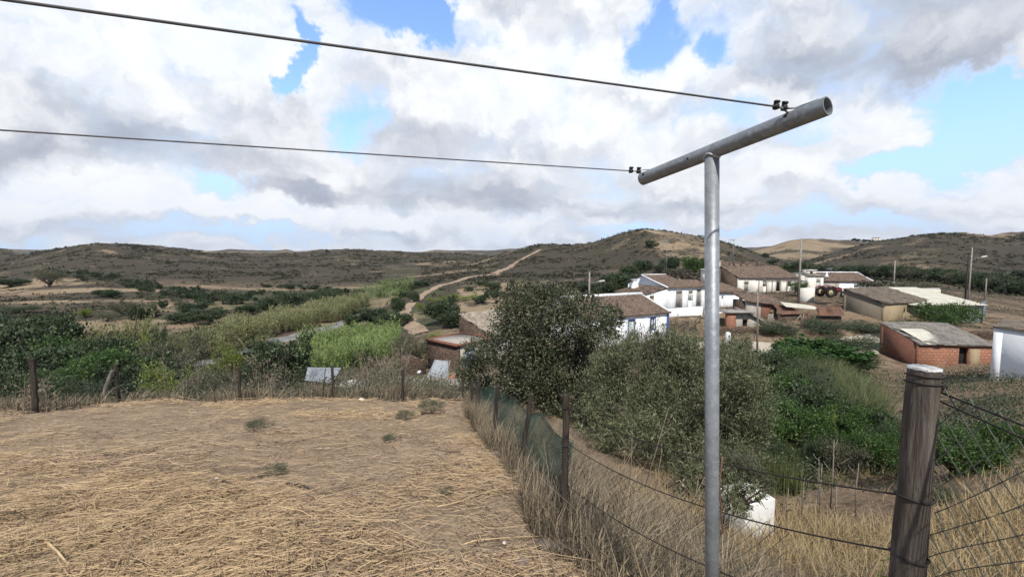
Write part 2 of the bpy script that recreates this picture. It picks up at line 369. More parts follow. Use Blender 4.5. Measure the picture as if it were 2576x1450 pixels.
def stony(name, c1, c2, gap, scale=3.2, flat=1.7):
    m = bpy.data.materials.new(name); m.use_nodes = True; t = NT(m.node_tree); t.n.clear(); MATS[name] = m
    tcn = t.new('ShaderNodeTexCoord'); v = t.vmath('MULTIPLY', tcn.outputs['Object'], (1, 1, flat))
    v = t.vmath('ADD', v, t.vmath('MULTIPLY', t.noise(v, 4, 3, .5, out=1), (.12, .12, .12)))
    vo = t.new('ShaderNodeTexVoronoi', feature='DISTANCE_TO_EDGE'); t.put(vo.inputs['Vector'], v); vo.inputs['Scale'].default_value = scale
    vc = t.new('ShaderNodeTexVoronoi'); t.put(vc.inputs['Vector'], v); vc.inputs['Scale'].default_value = scale
    r = t.sep(vc.outputs['Color'])[0]
    col = t.mix(r, c1, c2); col = t.mix(t.ramp(t.noise(v, 9, 5, .6), .35, .7, True, 0, .6), col, tuple(c * .55 for c in c1))
    e = t.ramp(vo.outputs[0], .0, .09); col = t.mix(e, gap, col)
    p = t.new('ShaderNodeBsdfPrincipled'); t.put(p.inputs['Base Color'], col); p.inputs['Roughness'].default_value = .92; p.inputs['Specular IOR Level'].default_value = .2
    bm = t.new('ShaderNodeBump'); bm.inputs['Strength'].default_value = .8; bm.inputs['Distance'].default_value = .06
    t.put(bm.inputs['Height'], e); t.l.new(bm.outputs[0], p.inputs['Normal'])
    o = t.new('ShaderNodeOutputMaterial'); t.l.new(p.outputs[0], o.inputs[0]); return m

M_WHITE = plaster('whitewash', (.74, .755, .77), (.55, .53, .49), .18, .22)
M_CREAM = plaster('old whitewash', (.68, .65, .58), (.36, .31, .25), .5, .5)
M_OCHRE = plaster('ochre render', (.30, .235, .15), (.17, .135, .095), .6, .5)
M_SHADEDR = plaster('shaded render', (.17, .145, .11), (.10, .085, .065), .6, .5)  # for the ochre house's side walls: their shade is put into the colour
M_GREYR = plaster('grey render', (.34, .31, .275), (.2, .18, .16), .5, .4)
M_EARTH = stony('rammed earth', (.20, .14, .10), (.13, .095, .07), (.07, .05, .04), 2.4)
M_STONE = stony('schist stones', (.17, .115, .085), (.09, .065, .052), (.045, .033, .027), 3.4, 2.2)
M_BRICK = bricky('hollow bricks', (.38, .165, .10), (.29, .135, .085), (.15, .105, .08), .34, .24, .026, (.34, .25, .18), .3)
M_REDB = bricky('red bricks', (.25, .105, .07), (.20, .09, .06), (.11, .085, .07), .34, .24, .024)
M_TILE = mat('weathered roof tiles', (.155, .105, .078), (.088, .066, .053), 1.3, .9, (.23, .175, .135), bump=.3, bscale=14)
M_TILE2 = mat('grey lichen roof tiles', (.15, .125, .10), (.085, .072, .06), 1.6, .9, (.20, .165, .13), bump=.3, bscale=14)
M_TILEP = mat('pale roof tiles', (.36, .31, .25), (.24, .20, .16), 1.5, .9, (.18, .14, .11))
M_FIBRO = mat('grey fibre cement', (.19, .175, .155), (.10, .092, .082), 1.4, .9, (.26, .24, .21))
M_PANEL = mat('pale sheet', (.52, .50, .42), (.44, .42, .35), 1.2, .8)
M_GALV = mat('galvanised sheet', (.24, .265, .29), (.16, .18, .20), 2.0, .6, (.30, .31, .32), metal=.15)
M_RUST = mat('rusty sheet', (.145, .07, .045), (.085, .05, .04), 2.2, .85, (.22, .13, .085))
M_WOODD = mat('dark weathered wood', (.045, .034, .027), (.022, .017, .014), 6, .9, (.085, .068, .054), stretch=(1, 1, .12), bump=.5, bscale=30)
M_WOODG = mat('grey weathered wood', (.25, .225, .195), (.14, .12, .10), 5, .9, (.32, .29, .25), stretch=(1, 1, .1), bump=.4, bscale=25)
M_CONC = mat('pole concrete', (.30, .28, .25), (.22, .205, .185), 3, .9)
M_STEEL = mat('galvanised steel', (.26, .28, .30), (.19, .205, .22), 9, .5, (.31, .33, .35), metal=.35, bump=.05, bscale=60, detail=8, spec=.5)
M_PIPEIN = mat('pipe inside', (.12, .125, .13), (.07, .07, .075), 9, .7)
M_WIRE = mat('plastic coated wire', (.12, .125, .12), (.09, .09, .09), 5, .5)
M_CABLE = mat('clothes line', (.10, .10, .105), (.07, .07, .075), 30, .6)
M_BLACK = mat('black iron', (.018, .016, .015), (.03, .024, .02), 8, .6)
M_NETG = mat('green wire', (.04, .085, .07), (.025, .05, .042), 4, .6)
M_WIREG = mat('dull green wire', (.11, .12, .10), (.07, .08, .065), 4, .6)
M_BLUE = mat('blue paint', (.04, .085, .30), (.03, .06, .22), 5, .7)
M_DGREY = mat('grey painted wood', (.30, .285, .26), (.22, .21, .19), 3, .8, stretch=(6, 6, .5))
M_DBROWN = mat('brown painted wood', (.10, .045, .033), (.07, .034, .026), 4, .7)
M_PANE = mat('window glass', (.13, .15, .15), (.06, .07, .075), 1.5, .12, spec=.6)
M_SHUT = mat('pale shutter', (.50, .55, .50), (.42, .46, .42), 3, .6)
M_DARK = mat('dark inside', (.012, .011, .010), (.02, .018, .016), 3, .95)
M_LBLUE = mat('pale blue metal door', (.24, .36, .48), (.18, .28, .38), 2, .6)
M_ROCK = mat('stones', (.19, .155, .125), (.11, .09, .075), 5, .9, (.26, .22, .18), bump=.5, bscale=12)
M_TERRA = mat('terracotta', (.32, .12, .07), (.24, .09, .055), 6, .85)
M_STRAW = mat('cut straw', (.55, .41, .245), (.34, .24, .14), island=True, c3=(.15, .105, .065), lo=.6, hi=.95, rough=.8, transl=.12)
M_STRAWB = mat('greyed straw', (.45, .345, .24), (.29, .21, .145), island=True, c3=(.14, .10, .072), lo=.55, hi=.9, rough=.85, transl=.12)
M_DRYG = mat('dry grass', (.35, .285, .19), (.19, .15, .105), island=True, c3=(.085, .07, .05), lo=.55, hi=.9, rough=.85, transl=.2)
M_OAT = mat('dry oats', (.46, .36, .20), (.28, .205, .115), island=True, rough=.85, transl=.25)
M_TWIG = mat('dry twigs', (.27, .225, .165), (.16, .125, .09), island=True, rough=.9)
M_BARK = mat('bark', (.085, .066, .05), (.045, .035, .028), 6, .95, (.13, .105, .085), stretch=(1, 1, .3), bump=.6, bscale=20)
def leaf(name, a, b, c, tr=.12, rough=.55, spec=.35): return mat(name, a, b, island=True, c3=c, lo=.78, hi=1.0, rough=rough, transl=tr, spec=spec)
L_OAK = leaf('holm oak leaves', (.088, .102, .050), (.032, .038, .02), (.20, .20, .12), .12, .5, .4)
L_OLIVE = leaf('olive leaves', (.18, .20, .105), (.09, .105, .055), (.32, .32, .20), .22)
L_DARK = leaf('dark tree leaves', (.054, .080, .036), (.027, .044, .021), (.11, .14, .06), .15)
L_BUSH = leaf('thicket leaves', (.060, .088, .042), (.032, .05, .026), (.14, .16, .08), .2)
L_GREEN = leaf('green leaves', (.065, .125, .028), (.035, .075, .02), (.15, .22, .05), .3)
L_FIG = leaf('fig leaves', (.05, .11, .024), (.03, .075, .016), (.085, .15, .04), .3)
L_GREY = leaf('grey shrub leaves', (.12, .125, .075), (.075, .078, .05), (.20, .195, .12), .2)
L_PALE = leaf('pale shrub leaves', (.23, .235, .10), (.15, .16, .07), (.30, .28, .14), .25)
L_LIME = leaf('yellow green leaves', (.20, .25, .05), (.12, .17, .035), (.30, .32, .09), .3)
L_REED = leaf('reed leaves', (.215, .29, .085), (.13, .19, .055), (.33, .37, .15), .3)
L_REEDP = leaf('pale reed leaves', (.25, .26, .115), (.165, .175, .075), (.36, .34, .19), .3)
L_FENN = leaf('feathery weeds', (.125, .145, .055), (.075, .095, .036), (.19, .20, .09), .3)
L_SCRUB = leaf('hill scrub', (.048, .050, .031), (.028, .029, .020), (.085, .085, .05), .1, .9, .1)

# ------------------------------------------------------------------ ground
FENCE_A = [(-10.4, 8.9), (-10.85, 11.27), (-7.8, 11.7), (-5.5, 12.6), (-3.3, 12.3), (-1.62, 13.7)]
FENCE_B = [(-1.1, 11.3), (-.83, 9.95), (-.35, 7.66), (.09, 5.72), (.467, 3.58), (1.36, 1.4)]
MOWN = np.array([(-24, -2), (-24, 5.5), (-13, 8.0)] + [(x * .99, y - .25) for x, y in FENCE_A] + [(x - .3, y) for x, y in FENCE_B] + [(1.1, -2)])
def inpoly(x, y, P):
    x = np.asarray(x, float); y = np.asarray(y, float); c = np.zeros(x.shape, bool); j = len(P) - 1
    for i in range(len(P)):
        xi, yi = P[i]; xj, yj = P[j]
        if yi != yj: c ^= ((yi > y) != (yj > y)) & (x < (xj - xi) * (y - yi) / (yj - yi) + xi)
        j = i
    return c
def segd(x, y, P):
    d = np.full(np.shape(x), 1e9)
    for (ax, ay), (bx, by) in zip(P[:-1], P[1:]):
        L = (bx - ax) ** 2 + (by - ay) ** 2 + 1e-9; t = np.clip(((x - ax) * (bx - ax) + (y - ay) * (by - ay)) / L, 0, 1)
        d = np.minimum(d, np.hypot(x - ax - t * (bx - ax), y - ay - t * (by - ay)))
    return d
def attributes(x, y, up, z):
    mown = inpoly(x, y, MOWN) * 1.0
    # straw: how much dry pale grass shows between the dark scrub
    band = fbm(x / 75 + 2, y / 13 + 5, 41, 4); blotch = fbm(x / 40 + 7, y / 55 + 1, 43, 5)
    flat = sstep(58, 75, y) * (1 - sstep(165, 215, y)) * (1 - sstep(940, 1010, up))
    s_flat = sstep(.46, .64, band) * .80 * (.45 + .75 * sstep(.38, .55, fbm(x / 22, y / 9, 91, 3))) + .05
    s_hill = sstep(.55, .78, blotch) * .42 + .34 * sstep(.52, .70, fbm(x / 17, y / 12, 47, 4)) + .04
    straw = s_hill * (1 - flat) + s_flat * flat
    rs = sstep(1130, 1170, up) * (1 - sstep(1330, 1420, up)) * sstep(50, 62, y) * (1 - sstep(120, 150, y))
    straw = np.maximum(straw, rs * (.35 + .55 * sstep(.38, .55, fbm(x / 7, y / 9, 97, 3))))
    straw = np.maximum(straw, sstep(1850, 1900, up) * sstep(430, 560, y) * (1 - sstep(1000, 1200, y)) * (.28 + .4 * sstep(.4, .6, fbm(x / 60, y / 40, 95, 4))))
    straw = np.maximum(straw, sstep(2350, 2500, up) * sstep(300, 420, y) * .35 * sstep(.35, .6, blotch))
    straw = np.maximum(straw, sstep(1350, 1480, up) * (1 - sstep(1850, 1980, up)) * sstep(90, 150, y) * (y < 600) * (.05 + .24 * sstep(.42, .62, fbm(x / 22, y / 16, 93, 4))))
    straw = np.maximum(straw, (y > 1200) * (.12 + .3 * sstep(.4, .6, fbm(x / 300, y / 300, 3, 3))))
    near = 1 - sstep(48, 62, y)
    straw = straw * (1 - near) + near * (.25 + .5 * fbm(x / 3, y / 3, 55, 3))
    soil = np.maximum(near * sstep(1150, 1350, up) * .75, sstep(2080, 2200, up) * (y < 40) * .9)
    soil = np.maximum(soil, sstep(1300, 1500, up) * (1 - sstep(60, 80, y)) * .7)
    soil = np.maximum(soil, flat * sstep(.5, .62, fbm(x / 60 + 4, y / 20 + 8, 71, 3)) * .6)
    green = near * (1 - sstep(1000, 1200, up)) * sstep(15, 20, y) * .35
    green = np.maximum(green, sstep(250, 450, up) * (1 - sstep(1080, 1160, up)) * sstep(46, 60, y) * (1 - sstep(130, 200, y)) * sstep(.42, .58, fbm(x / 18, y / 16, 99, 3)) * .8)
    return mown, straw, soil, green
gx, gy, gz = XG.ravel(), YG.ravel(), ZT.ravel()
mown, straw, soil, green = attributes(gx, gy, UPX.ravel(), gz)
V0 = np.stack([gx, gy, gz], 1)
i, j = np.meshgrid(np.arange(NU - 1), np.arange(NL - 1), indexing='ij')
q = (i * NL + j).ravel()
F0 = np.stack([q, q + NL, q + NL + 1, q + 1], 1)
# the part of the sheet behind and beside the camera
th0 = math.atan(UU[-1]); ths = np.linspace(th0, 2 * math.pi - th0, 90); f = sstep(0, 1, (ths - th0) / (ths[-1] - th0))
rs_ = YY / math.cos(th0); zr_ = ZT[-1][None] * (1 - f)[:, None] + ZT[0][None] * f[:, None]
VB = np.stack([rs_[None] * np.sin(ths)[:, None], rs_[None] * np.cos(ths)[:, None], zr_], -1).reshape(-1, 3)
i, j = np.meshgrid(np.arange(len(ths) - 1), np.arange(NL - 1), indexing='ij'); q = (i * NL + j).ravel()
FB = np.stack([q, q + NL, q + NL + 1, q + 1], 1)
g = MB(); g.add(V0, F0); g.add(VB, FB)
a = np.linspace(0, 2 * math.pi, 48, endpoint=False); rr = rs_[0] * 1.01
g.add([(0, 0, -1.625)] + [(rr * math.sin(t), rr * math.cos(t), plane(rr * math.sin(t), rr * math.cos(t)) - .025) for t in a], [(0, 1 + (k + 1) % 48, 1 + k) for k in range(48)])
me = g.mesh('ground', True)
nb = g.n - len(gx)
for nm, arr in (('mown', mown), ('straw', straw), ('soil', soil), ('green', green)):
    at_ = me.attributes.new(nm, 'FLOAT', 'POINT')
    fill = np.concatenate([arr, np.full(nb, {'mown': .6, 'straw': .3, 'soil': .3, 'green': 0}[nm])])
    at_.data.foreach_set('value', fill.astype(np.float32))
m = bpy.data.materials.new('dry land'); m.use_nodes = True; t = NT(m.node_tree); t.n.clear()
tcn = t.new('ShaderNodeTexCoord'); P = tcn.outputs['Object']
def attr(n):
    x = t.new('ShaderNodeAttribute'); x.attribute_name = n; return x.outputs['Fac']
nL = t.noise(P, .045, 6, .62); nM = t.noise(P, .35, 6, .62); nS = t.noise(P, 3.0, 6, .65); nF = t.noise(P, 28, 5, .65)
nX = t.noise(t.vmath('MULTIPLY', P, (1, 2.2, 1)), .9, 7, .68)
scrub = t.mix(t.ramp(nX, .38, .62), (.026, .024, .017), (.086, .075, .051))
scrub = t.mix(t.ramp(nL, .4, .62, True, 0, .6), scrub, (.052, .043, .036))
strw = t.mix(t.ramp(nS, .35, .65), (.30, .235, .15), (.195, .15, .10)); strw = t.mix(t.ramp(nM, .45, .68, True, 0, .55), strw, (.21, .145, .10))
sf = t.ramp(t.math('ADD', attr('straw'), t.math('ADD', t.math('MULTIPLY', t.math('SUBTRACT', nX, .5), 1.5), t.math('MULTIPLY', t.math('SUBTRACT', nM, .5), .9))), .30, .62)
col = t.mix(sf, scrub, strw)
sl_ = t.mix(t.ramp(nS, .35, .68), (.155, .105, .072), (.245, .18, .125))
col = t.mix(t.math('MULTIPLY', attr('soil'), t.ramp(nM, .3, .6)), col, sl_)
col = t.mix(t.math('MULTIPLY', attr('green'), t.ramp(nM, .35, .6)), col, (.06, .075, .032))
mw = t.mix(t.ramp(nF, .35, .65), (.20, .148, .10), (.33, .25, .165))
mw = t.mix(t.ramp(t.noise(P, .8, 5, .6), .47, .66, True, 0, .45), mw, (.13, .094, .066)); mw = t.mix(t.ramp(nS, .55, .72, True, 0, .5), mw, (.115, .08, .055))
col = t.mix(attr('mown'), col, mw)
p = t.new('ShaderNodeBsdfPrincipled'); t.put(p.inputs['Base Color'], col); p.inputs['Roughness'].default_value = .95; p.inputs['Specular IOR Level'].default_value = .1
bm = t.new('ShaderNodeBump'); bm.inputs['Strength'].default_value = .7; bm.inputs['Distance'].default_value = .25
t.put(bm.inputs['Height'], t.math('ADD', t.math('MULTIPLY', nX, 1.0), t.math('MULTIPLY', nF, .08))); t.l.new(bm.outputs[0], p.inputs['Normal'])
o = t.new('ShaderNodeOutputMaterial'); t.l.new(p.outputs[0], o.inputs[0])
ground = link('ground', me, m); tag(ground, 'dry hilly ground from the mown field down to the valley and up the scrubby hills', None, None, 'structure')

M_TRACK = mat('track earth', (.34, .255, .18), (.25, .185, .13), .5, .95, (.20, .14, .10))
M_ROAD = mat('pale road', (.45, .40, .32), (.38, .335, .265), .7, .95, (.33, .29, .23))
M_RIVER = mat('river stones', (.21, .205, .195), (.10, .10, .098), .7, .95, (.36, .355, .34))
def drape(name, pts, width, m, label, dz=.06, n=160, rough=.12):
    pts = np.array(pts, float); d = np.concatenate([[0], np.cumsum(np.hypot(*np.diff(pts, axis=0).T))]); s = np.linspace(0, d[-1], n)
    # smooth centre line
    cx = np.interp(s, d, pts[:, 0]); cy = np.interp(s, d, pts[:, 1]); k = 9; ker = np.hanning(k + 2)[1:-1]; ker /= ker.sum()
    cx[4:-4] = np.convolve(cx, ker, 'valid'); cy[4:-4] = np.convolve(cy, ker, 'valid')
    tx, ty = np.gradient(cx), np.gradient(cy); L = np.hypot(tx, ty) + 1e-9; nx, ny = -ty / L, tx / L
    W = np.interp(s, d, width) if np.ndim(width) else np.full(n, width); nw = 9
    o_ = np.linspace(-.5, .5, nw); jit = (np.array([fbm(s / 3 + 5 * e, s * 0 + e, 3 + e, 3) for e in (0, 1)]) - .5) * 2 * rough * 4
    off = o_[None] * (W[:, None] * (1 + np.where(o_[None] < 0, jit[0][:, None], jit[1][:, None])))
    x = cx[:, None] + nx[:, None] * off; y = cy[:, None] + ny[:, None] * off; z = hgt(x, y) + dz + .0006 * y
    z[:, 0] -= .12 + .0012 * y[:, 0]; z[:, -1] -= .12 + .0012 * y[:, -1]
    v = np.stack([x, y, z], -1).reshape(-1, 3); i, j = np.meshgrid(np.arange(n - 1), np.arange(nw - 1), indexing='ij'); q = (i * nw + j).ravel()
    b = MB(); b.add(v, np.stack([q, q + 1, q + nw + 1, q + nw], 1)); return tag(b.build(name, m, None, True), label, None, None, 'structure')
def hits(l, ymin): return [hit(U, V, ymin)[:2] for U, V in l]
trk = hits([(1062, 838), (1040, 822), (1022, 800), (1016, 787), (1026, 771), (1056, 747), (1081, 731), (1106, 718), (1144, 709), (1181, 697), (1219, 692), (1262, 690)], 45)
drape('track', trk, 2.5, M_TRACK, 'brown dirt track winding along the valley to the hill', .10, 220)
drape('path', hits([(1240, 690), (1262, 680), (1290, 665), (1320, 648), (1345, 636), (1356, 629)], 120), 3.2, M_TRACK, 'pale dirt track climbing the slope of the central hill', .25, 120)
drape('road', [(14.5, 39.2), (20, 38.0), (26, 37.5), (31, 38), (37, 40.5), (46, 42.5)], [4, 4, 4, 3.6, 3, 3], M_ROAD, 'pale sandy village road below the stone wall', .07, 120)
drape('river', [(-43, 42), (-37.5, 48.7), (-36.5, 55.7), (-34, 64), (-31.8, 78), (-30, 92)], [8, 7, 5, 4.2, 4, 3], M_RIVER, 'dry grey pebble bed of the stream between the reeds', .10, 150)
# ------------------------------------------------------------------ plants
def unit(v): return v / (np.linalg.norm(v, axis=-1, keepdims=True) + 1e-9)
def leaves(b, c, size, rng, aspect=.42, up=.5, drop=0.0, out=None):
    """one pointed leaf per centre c, as a four-cornered blade"""
    n = len(c); d = unit(rng.normal(size=(n, 3)) + np.array((0, 0, up)) + (0 if out is None else out * .8))
    d[:, 2] -= drop; d = unit(d); s = unit(np.cross(d, rng.normal(size=(n, 3))))
    L = (size * (.6 + .8 * rng.random(n)))[:, None]; nn = np.cross(d, s)
    v = np.stack([c - d * L * .5, c + s * L * aspect * .5 - nn * L * .06, c + d * L * .5, c - s * L * aspect * .5 - nn * L * .06], 1).reshape(-1, 3)
    k = np.arange(n)[:, None] * 4; b.add(v, k + np.arange(4)[None])
def crown(seed, w, h, nclump, per, size, lobes=9, z0=.15, aspect=.42, spread=.16, up=.5, drop=0.0, flat=1.0, droop=0, hollow=.35, base=0.0):
    """crown of a plant of width w and height h: lobes carry clumps of leaves"""
    rng = np.random.default_rng(seed); b = MB(); R0 = w / 2; hz = h * (1 - z0) / 2
    ph = rng.random(lobes) * 2 * math.pi + np.arange(lobes) * 2.4; cz = rng.uniform(-.55, .62, lobes)
    cr = (.30 + .30 * rng.random(lobes)); rad = np.sqrt(np.clip(1 - cz ** 2 * .75, .1, 1)) * (1 - cr) * (.85 + .3 * rng.random(lobes))
    if base: rad = rad * (1 - base * np.clip(cz + .2, 0, 1))
    C = np.stack([np.cos(ph) * rad, np.sin(ph) * rad, cz * (1 - cr * .6)], 1)
    li = rng.integers(0, lobes, nclump); dr = unit(rng.normal(size=(nclump, 3)))
    rr = cr[li] * (hollow + (1 - hollow) * rng.random(nclump) ** .4) * (.9 + .3 * rng.random(nclump))
    cc = C[li] + dr * rr[:, None]
    out = unit(cc + 1e-6)
    sc = np.array((R0, R0, hz)); cc = cc * sc + np.array((0, 0, h * z0 + hz))
    k = rng.poisson(per, nclump); idx = np.repeat(np.arange(nclump), k); n = len(idx)
    cs = spread * w * (.5 + .7 * rng.random(nclump))
    p = cc[idx] + rng.normal(size=(n, 3)) * (cs[idx] * .5)[:, None] * np.array((1, 1, .75))
    p[:, 2] = np.maximum(p[:, 2], .02 * h)
    leaves(b, p, size, rng, aspect, up, drop, out[idx]); return b, C * sc + np.array((0, 0, h * z0 + hz))
def limbs(seed, w, h, tips, r, fork=.28, lean=(0, 0)):
    rng = np.random.default_rng(seed); b = MB(); f = np.array((lean[0], lean[1], h * fork))
    b.tube([(0, 0, -.3), (lean[0] * .3, lean[1] * .3, h * fork * .5), f], [r * 1.35, r * 1.05, r], 8)
    for t in tips:
        mid = f * .45 + t * .55 + rng.normal(size=3) * w * .04; mid[2] += .03 * h
        b.tube([f, f * .75 + mid * .25 + rng.normal(size=3) * w * .015, mid, t], [r * .75, r * .55, r * .38, r * .12], 6)
        for _ in range(2):
            e = t + rng.normal(size=3) * w * .13; b.tube([mid, (mid + e) / 2 + rng.normal(size=3) * w * .02, e], [r * .28, r * .18, r * .05], 4)
    return b
PROTO = {}
def proto(kind, seed, w, h, n, per, size, lm, bark=True, **kw):
    b, tips = crown(seed, w, h, n, per, size, **kw)
    rs_p = np.random.default_rng(seed + 77); ctr = tips.mean(0)
    if n > 100:
        for _ in range(46):
            c_ = tips[rs_p.integers(len(tips))]; d_ = unit(c_ - ctr + rs_p.normal(size=3) * .5 * w * .3 + np.array((0, 0, .16 * h))); a_ = c_ + d_ * w * .10; l_ = w * rs_p.uniform(.10, .24); f_ = rs_p.uniform(0, 1, 22)[:, None]
            leaves(b, a_ + d_ * l_ * f_ + rs_p.normal(size=(22, 3)) * .018 * w + np.array((0, 0, .05 * w)) * f_ ** 2, size, rs_p, kw.get('aspect', .42), .6, 0, np.repeat(d_[None], 22, 0))
    me = b.mesh('crown'); me.materials.append(lm)
    tm = limbs(seed + 5, w, h, tips, .05 * w if w > 1 else .05, fork=kw.get('z0', .15) + .1).mesh('trunk', True) if bark else None
    if tm: tm.materials.append(M_BARK)
    PROTO.setdefault(kind, []).append((w, h, me, tm))
for s_ in range(4):
    proto('oak', 100 + s_, 4, 3.4, 420, 18, .17, L_DARK, lobes=13, z0=.02, spread=.09, aspect=.65, hollow=.6)
    proto('bush', 140 + s_, 3, 2.2, 460, 24, .078, L_BUSH, lobes=12, z0=.0, spread=.09, aspect=.5, hollow=.55)
    proto('green', 180 + s_, 3, 2.6, 360, 20, .095, L_GREEN, lobes=9, z0=.06, spread=.11, aspect=.6)
for s_ in range(3):
    proto('fig', 220 + s_, 3.4, 2.8, 150, 14, .20, L_FIG, lobes=9, z0=.08, spread=.11, aspect=.8, up=.8)
    proto('olivefar', 250 + s_, 3.4, 3.0, 260, 16, .15, L_GREY, lobes=9, z0=.1, spread=.11, aspect=.35)
    proto('pale', 280 + s_, 4, 2.6, 230, 20, .19, L_PALE, lobes=12, z0=.0, spread=.10, aspect=.22, up=1.6)
    proto('lime', 310 + s_, 3, 2.4, 170, 18, .17, L_LIME, lobes=9, z0=.03, spread=.11, aspect=.25, up=1.3)
    proto('grey', 340 + s_, 3, 2.0, 170, 18, .13, L_GREY, lobes=9, z0=.03, spread=.12, aspect=.3, up=1.0)
    proto('small', 370 + s_, 2.4, 1.9, 130, 11, .2, L_DARK, lobes=8, z0=.0, spread=.12, aspect=.7, hollow=.6)
    proto('smallgrey', 390 + s_, 2.4, 1.9, 60, 9, .22, L_GREY, lobes=7, z0=.12, spread=.14, aspect=.6)
def plant(kind, loc, w, h, label, cat='tree', name='tree', group=None, parts=True):
    P_ = PROTO[kind][random.randrange(len(PROTO[kind]))]; pw, ph, cm, tm = P_
    s = (w / pw, w / pw * random.uniform(.9, 1.1), h / ph)
    if not parts or tm is None:
        o = link(name, cm, None, None, loc); tag(o, label, cat, group)
    else:
        o = empty(name, loc, 0, label, cat, group); link('crown', cm, None, o); link('trunk', tm, None, o)
    o.location = loc; o.scale = s; o.rotation_euler = (0, 0, random.uniform(0, 6.28)); return o
def plant_px(kind, U, Vb, wpx, hpx, label, cat='tree', name='tree', group=None, parts=True, ymin=14, y=None, sink=.0):
    p = hit(U, Vb, ymin) if y is None else onU(U, y)
    d = p[1] / FPX
    p[2] -= sink
    return plant(kind, p, wpx * d * 1.08, hpx * d + sink, label, cat, name, group, parts)

# --- the two big trees in front of the village
def bigtree(name, U, y, w, h, seed, n, per, size, lm, label, cat, lean=(0, 0), rr=.09, **kw):
    p = onU(U, y); r = empty(name, p, 0, label, cat)
    b, tips = crown(seed, w, h, n, per, size, **kw)
    b.build('crown', lm, r); limbs(seed + 3, w, h, tips, rr, fork=.22, lean=lean).build('trunk', M_BARK, r, True); return r
def lobetree(name, label, y, lobes, base, seed, n, per, size, lm, r0, aspect=.5, up=.4, spread=.16, shoots=120, slen=.5, dj=.9, cat='tree', drop=0.0):
    """tree whose crown lobes are given one by one: (U, V, radius) in frame units at distance y, each pushed nearer or farther"""
    rng = np.random.default_rng(seed); p = on((base - 1288) / FPX * y, y); r = empty(name, p, 0, label, cat); C, Rr = [], []
    for k, l in enumerate(lobes):
        yy = (l[3] if len(l) > 3 else y) + rng.uniform(-dj, dj); C.append(at(l[0], l[1], yy) - p); Rr.append(l[2] * yy / FPX)
    C, Rr = np.array(C), np.array(Rr); b = MB(); li = rng.choice(len(C), n, p=Rr ** 2 / (Rr ** 2).sum()); dr = unit(rng.normal(size=(n, 3)))
    rad = Rr[li] * (.45 + .65 * rng.random(n) ** .5); cc = C[li] + dr * rad[:, None] * A_(1, 1, .95); k = rng.poisson(per, n); idx = np.repeat(np.arange(n), k); m = len(idx)
    q = cc[idx] + rng.normal(size=(m, 3)) * (spread * Rr[li] * (.5 + .9 * rng.random(n)))[idx][:, None]; leaves(b, q, size, rng, aspect, up, drop, dr[idx])
    tw = limbs(seed + 3, 2 * Rr.mean(), C[:, 2].max(), C, r0, fork=.16)
    for _ in range(shoots):
        c = rng.choice(len(C), p=Rr ** 2 / (Rr ** 2).sum()); d = unit(rng.normal(size=3) + A_(0, 0, .9)); a = C[c] + d * Rr[c] * .7; e = a + d * slen * rng.uniform(.5, 1.2) + A_(0, 0, .15 * slen); mid = (a + e) / 2 + rng.normal(size=3) * .05 * slen
        tw.tube([a, mid, e], [.006, .005, .002], 4, False); f = rng.uniform(.1, 1.02, 26)[:, None]; leaves(b, a * (1 - f) + e * f + rng.normal(size=(26, 3)) * .03, size * .95, rng, aspect, up, drop, np.repeat(d[None], 26, 0))
    for _ in range(24):
        c = C[rng.integers(len(C))]; e = c + rng.normal(size=3) * Rr.mean() * 1.1; tw.tube([c * .6 + A_(0, 0, .1), (c + e) / 2, e], [.016, .011, .003], 4, False)
    b.build('crown', lm, r); tw.build('trunk', M_BARK, r, True); return r
def A_(*p): return np.array(p, float)
lobetree('holm_oak', 'large dark holm oak with small dull leaves left of the white cottage', 17, [(1318, 800, 70), (1285, 868, 66), (1385, 768, 52), (1468, 800, 62), (1505, 850, 50), (1400, 850, 88), (1340, 930, 84), (1285, 950, 50), (1430, 950, 84), (1350, 1010, 74), (1490, 960, 52), (1302, 742, 36), (1540, 800, 30), (1420, 1020, 60), (1270, 1020, 40), (1440, 760, 30), (1345, 745, 34), (1460, 1050, 50, 15), (1500, 1030, 46, 15), (1400, 1060, 46, 15)], 1370, 11, 1500, 46, .095, L_OAK, .16, .55, .3, .17, 160, .45)
lobetree('holm_oak', 'small dark holm oak hiding the pale blue door of the stone shed', 19, [(1205, 880, 36), (1180, 925, 38), (1225, 935, 44), (1195, 965, 34), (1245, 985, 36)], 1212, 12, 260, 38, .09, L_OAK, .05, .55, .3, .2, 30, .35, .4)
lobetree('olive_tree', 'grey green olive tree right of the holm oak, in front of the blue trimmed cottage', 12, [(1545, 905, 46), (1612, 878, 40), (1690, 870, 42), (1740, 885, 42), (1520, 960, 58), (1605, 930, 74), (1695, 930, 78), (1765, 940, 56), (1560, 1030, 66, 11), (1650, 1020, 84, 11), (1745, 1030, 74, 11), (1690, 1110, 70, 9.6), (1760, 1130, 60, 9.2), (1610, 1095, 52, 10), (1530, 1095, 42, 10), (1480, 1060, 36, 11.5), (1650, 850, 18), (1575, 880, 20)], 1660, 21, 1150, 44, .105, L_OLIVE, .10, .19, .9, .2, 260, .6)
lobetree('olive_tree', 'bushy olive tree behind the steel clothesline pole', 9.4, [(1840, 900, 46, 11), (1800, 930, 44, 10.5), (1875, 945, 44), (1890, 1010, 52), (1830, 1010, 64), (1850, 1080, 66), (1790, 1090, 56), (1800, 1160, 58, 8.6), (1750, 1190, 44, 8.4), (1850, 1150, 46, 8.8), (1905, 1075, 34), (1740, 1240, 30, 8)], 1815, 22, 800, 44, .085, L_OLIVE, .06, .2, .9, .2, 170, .5, .5)
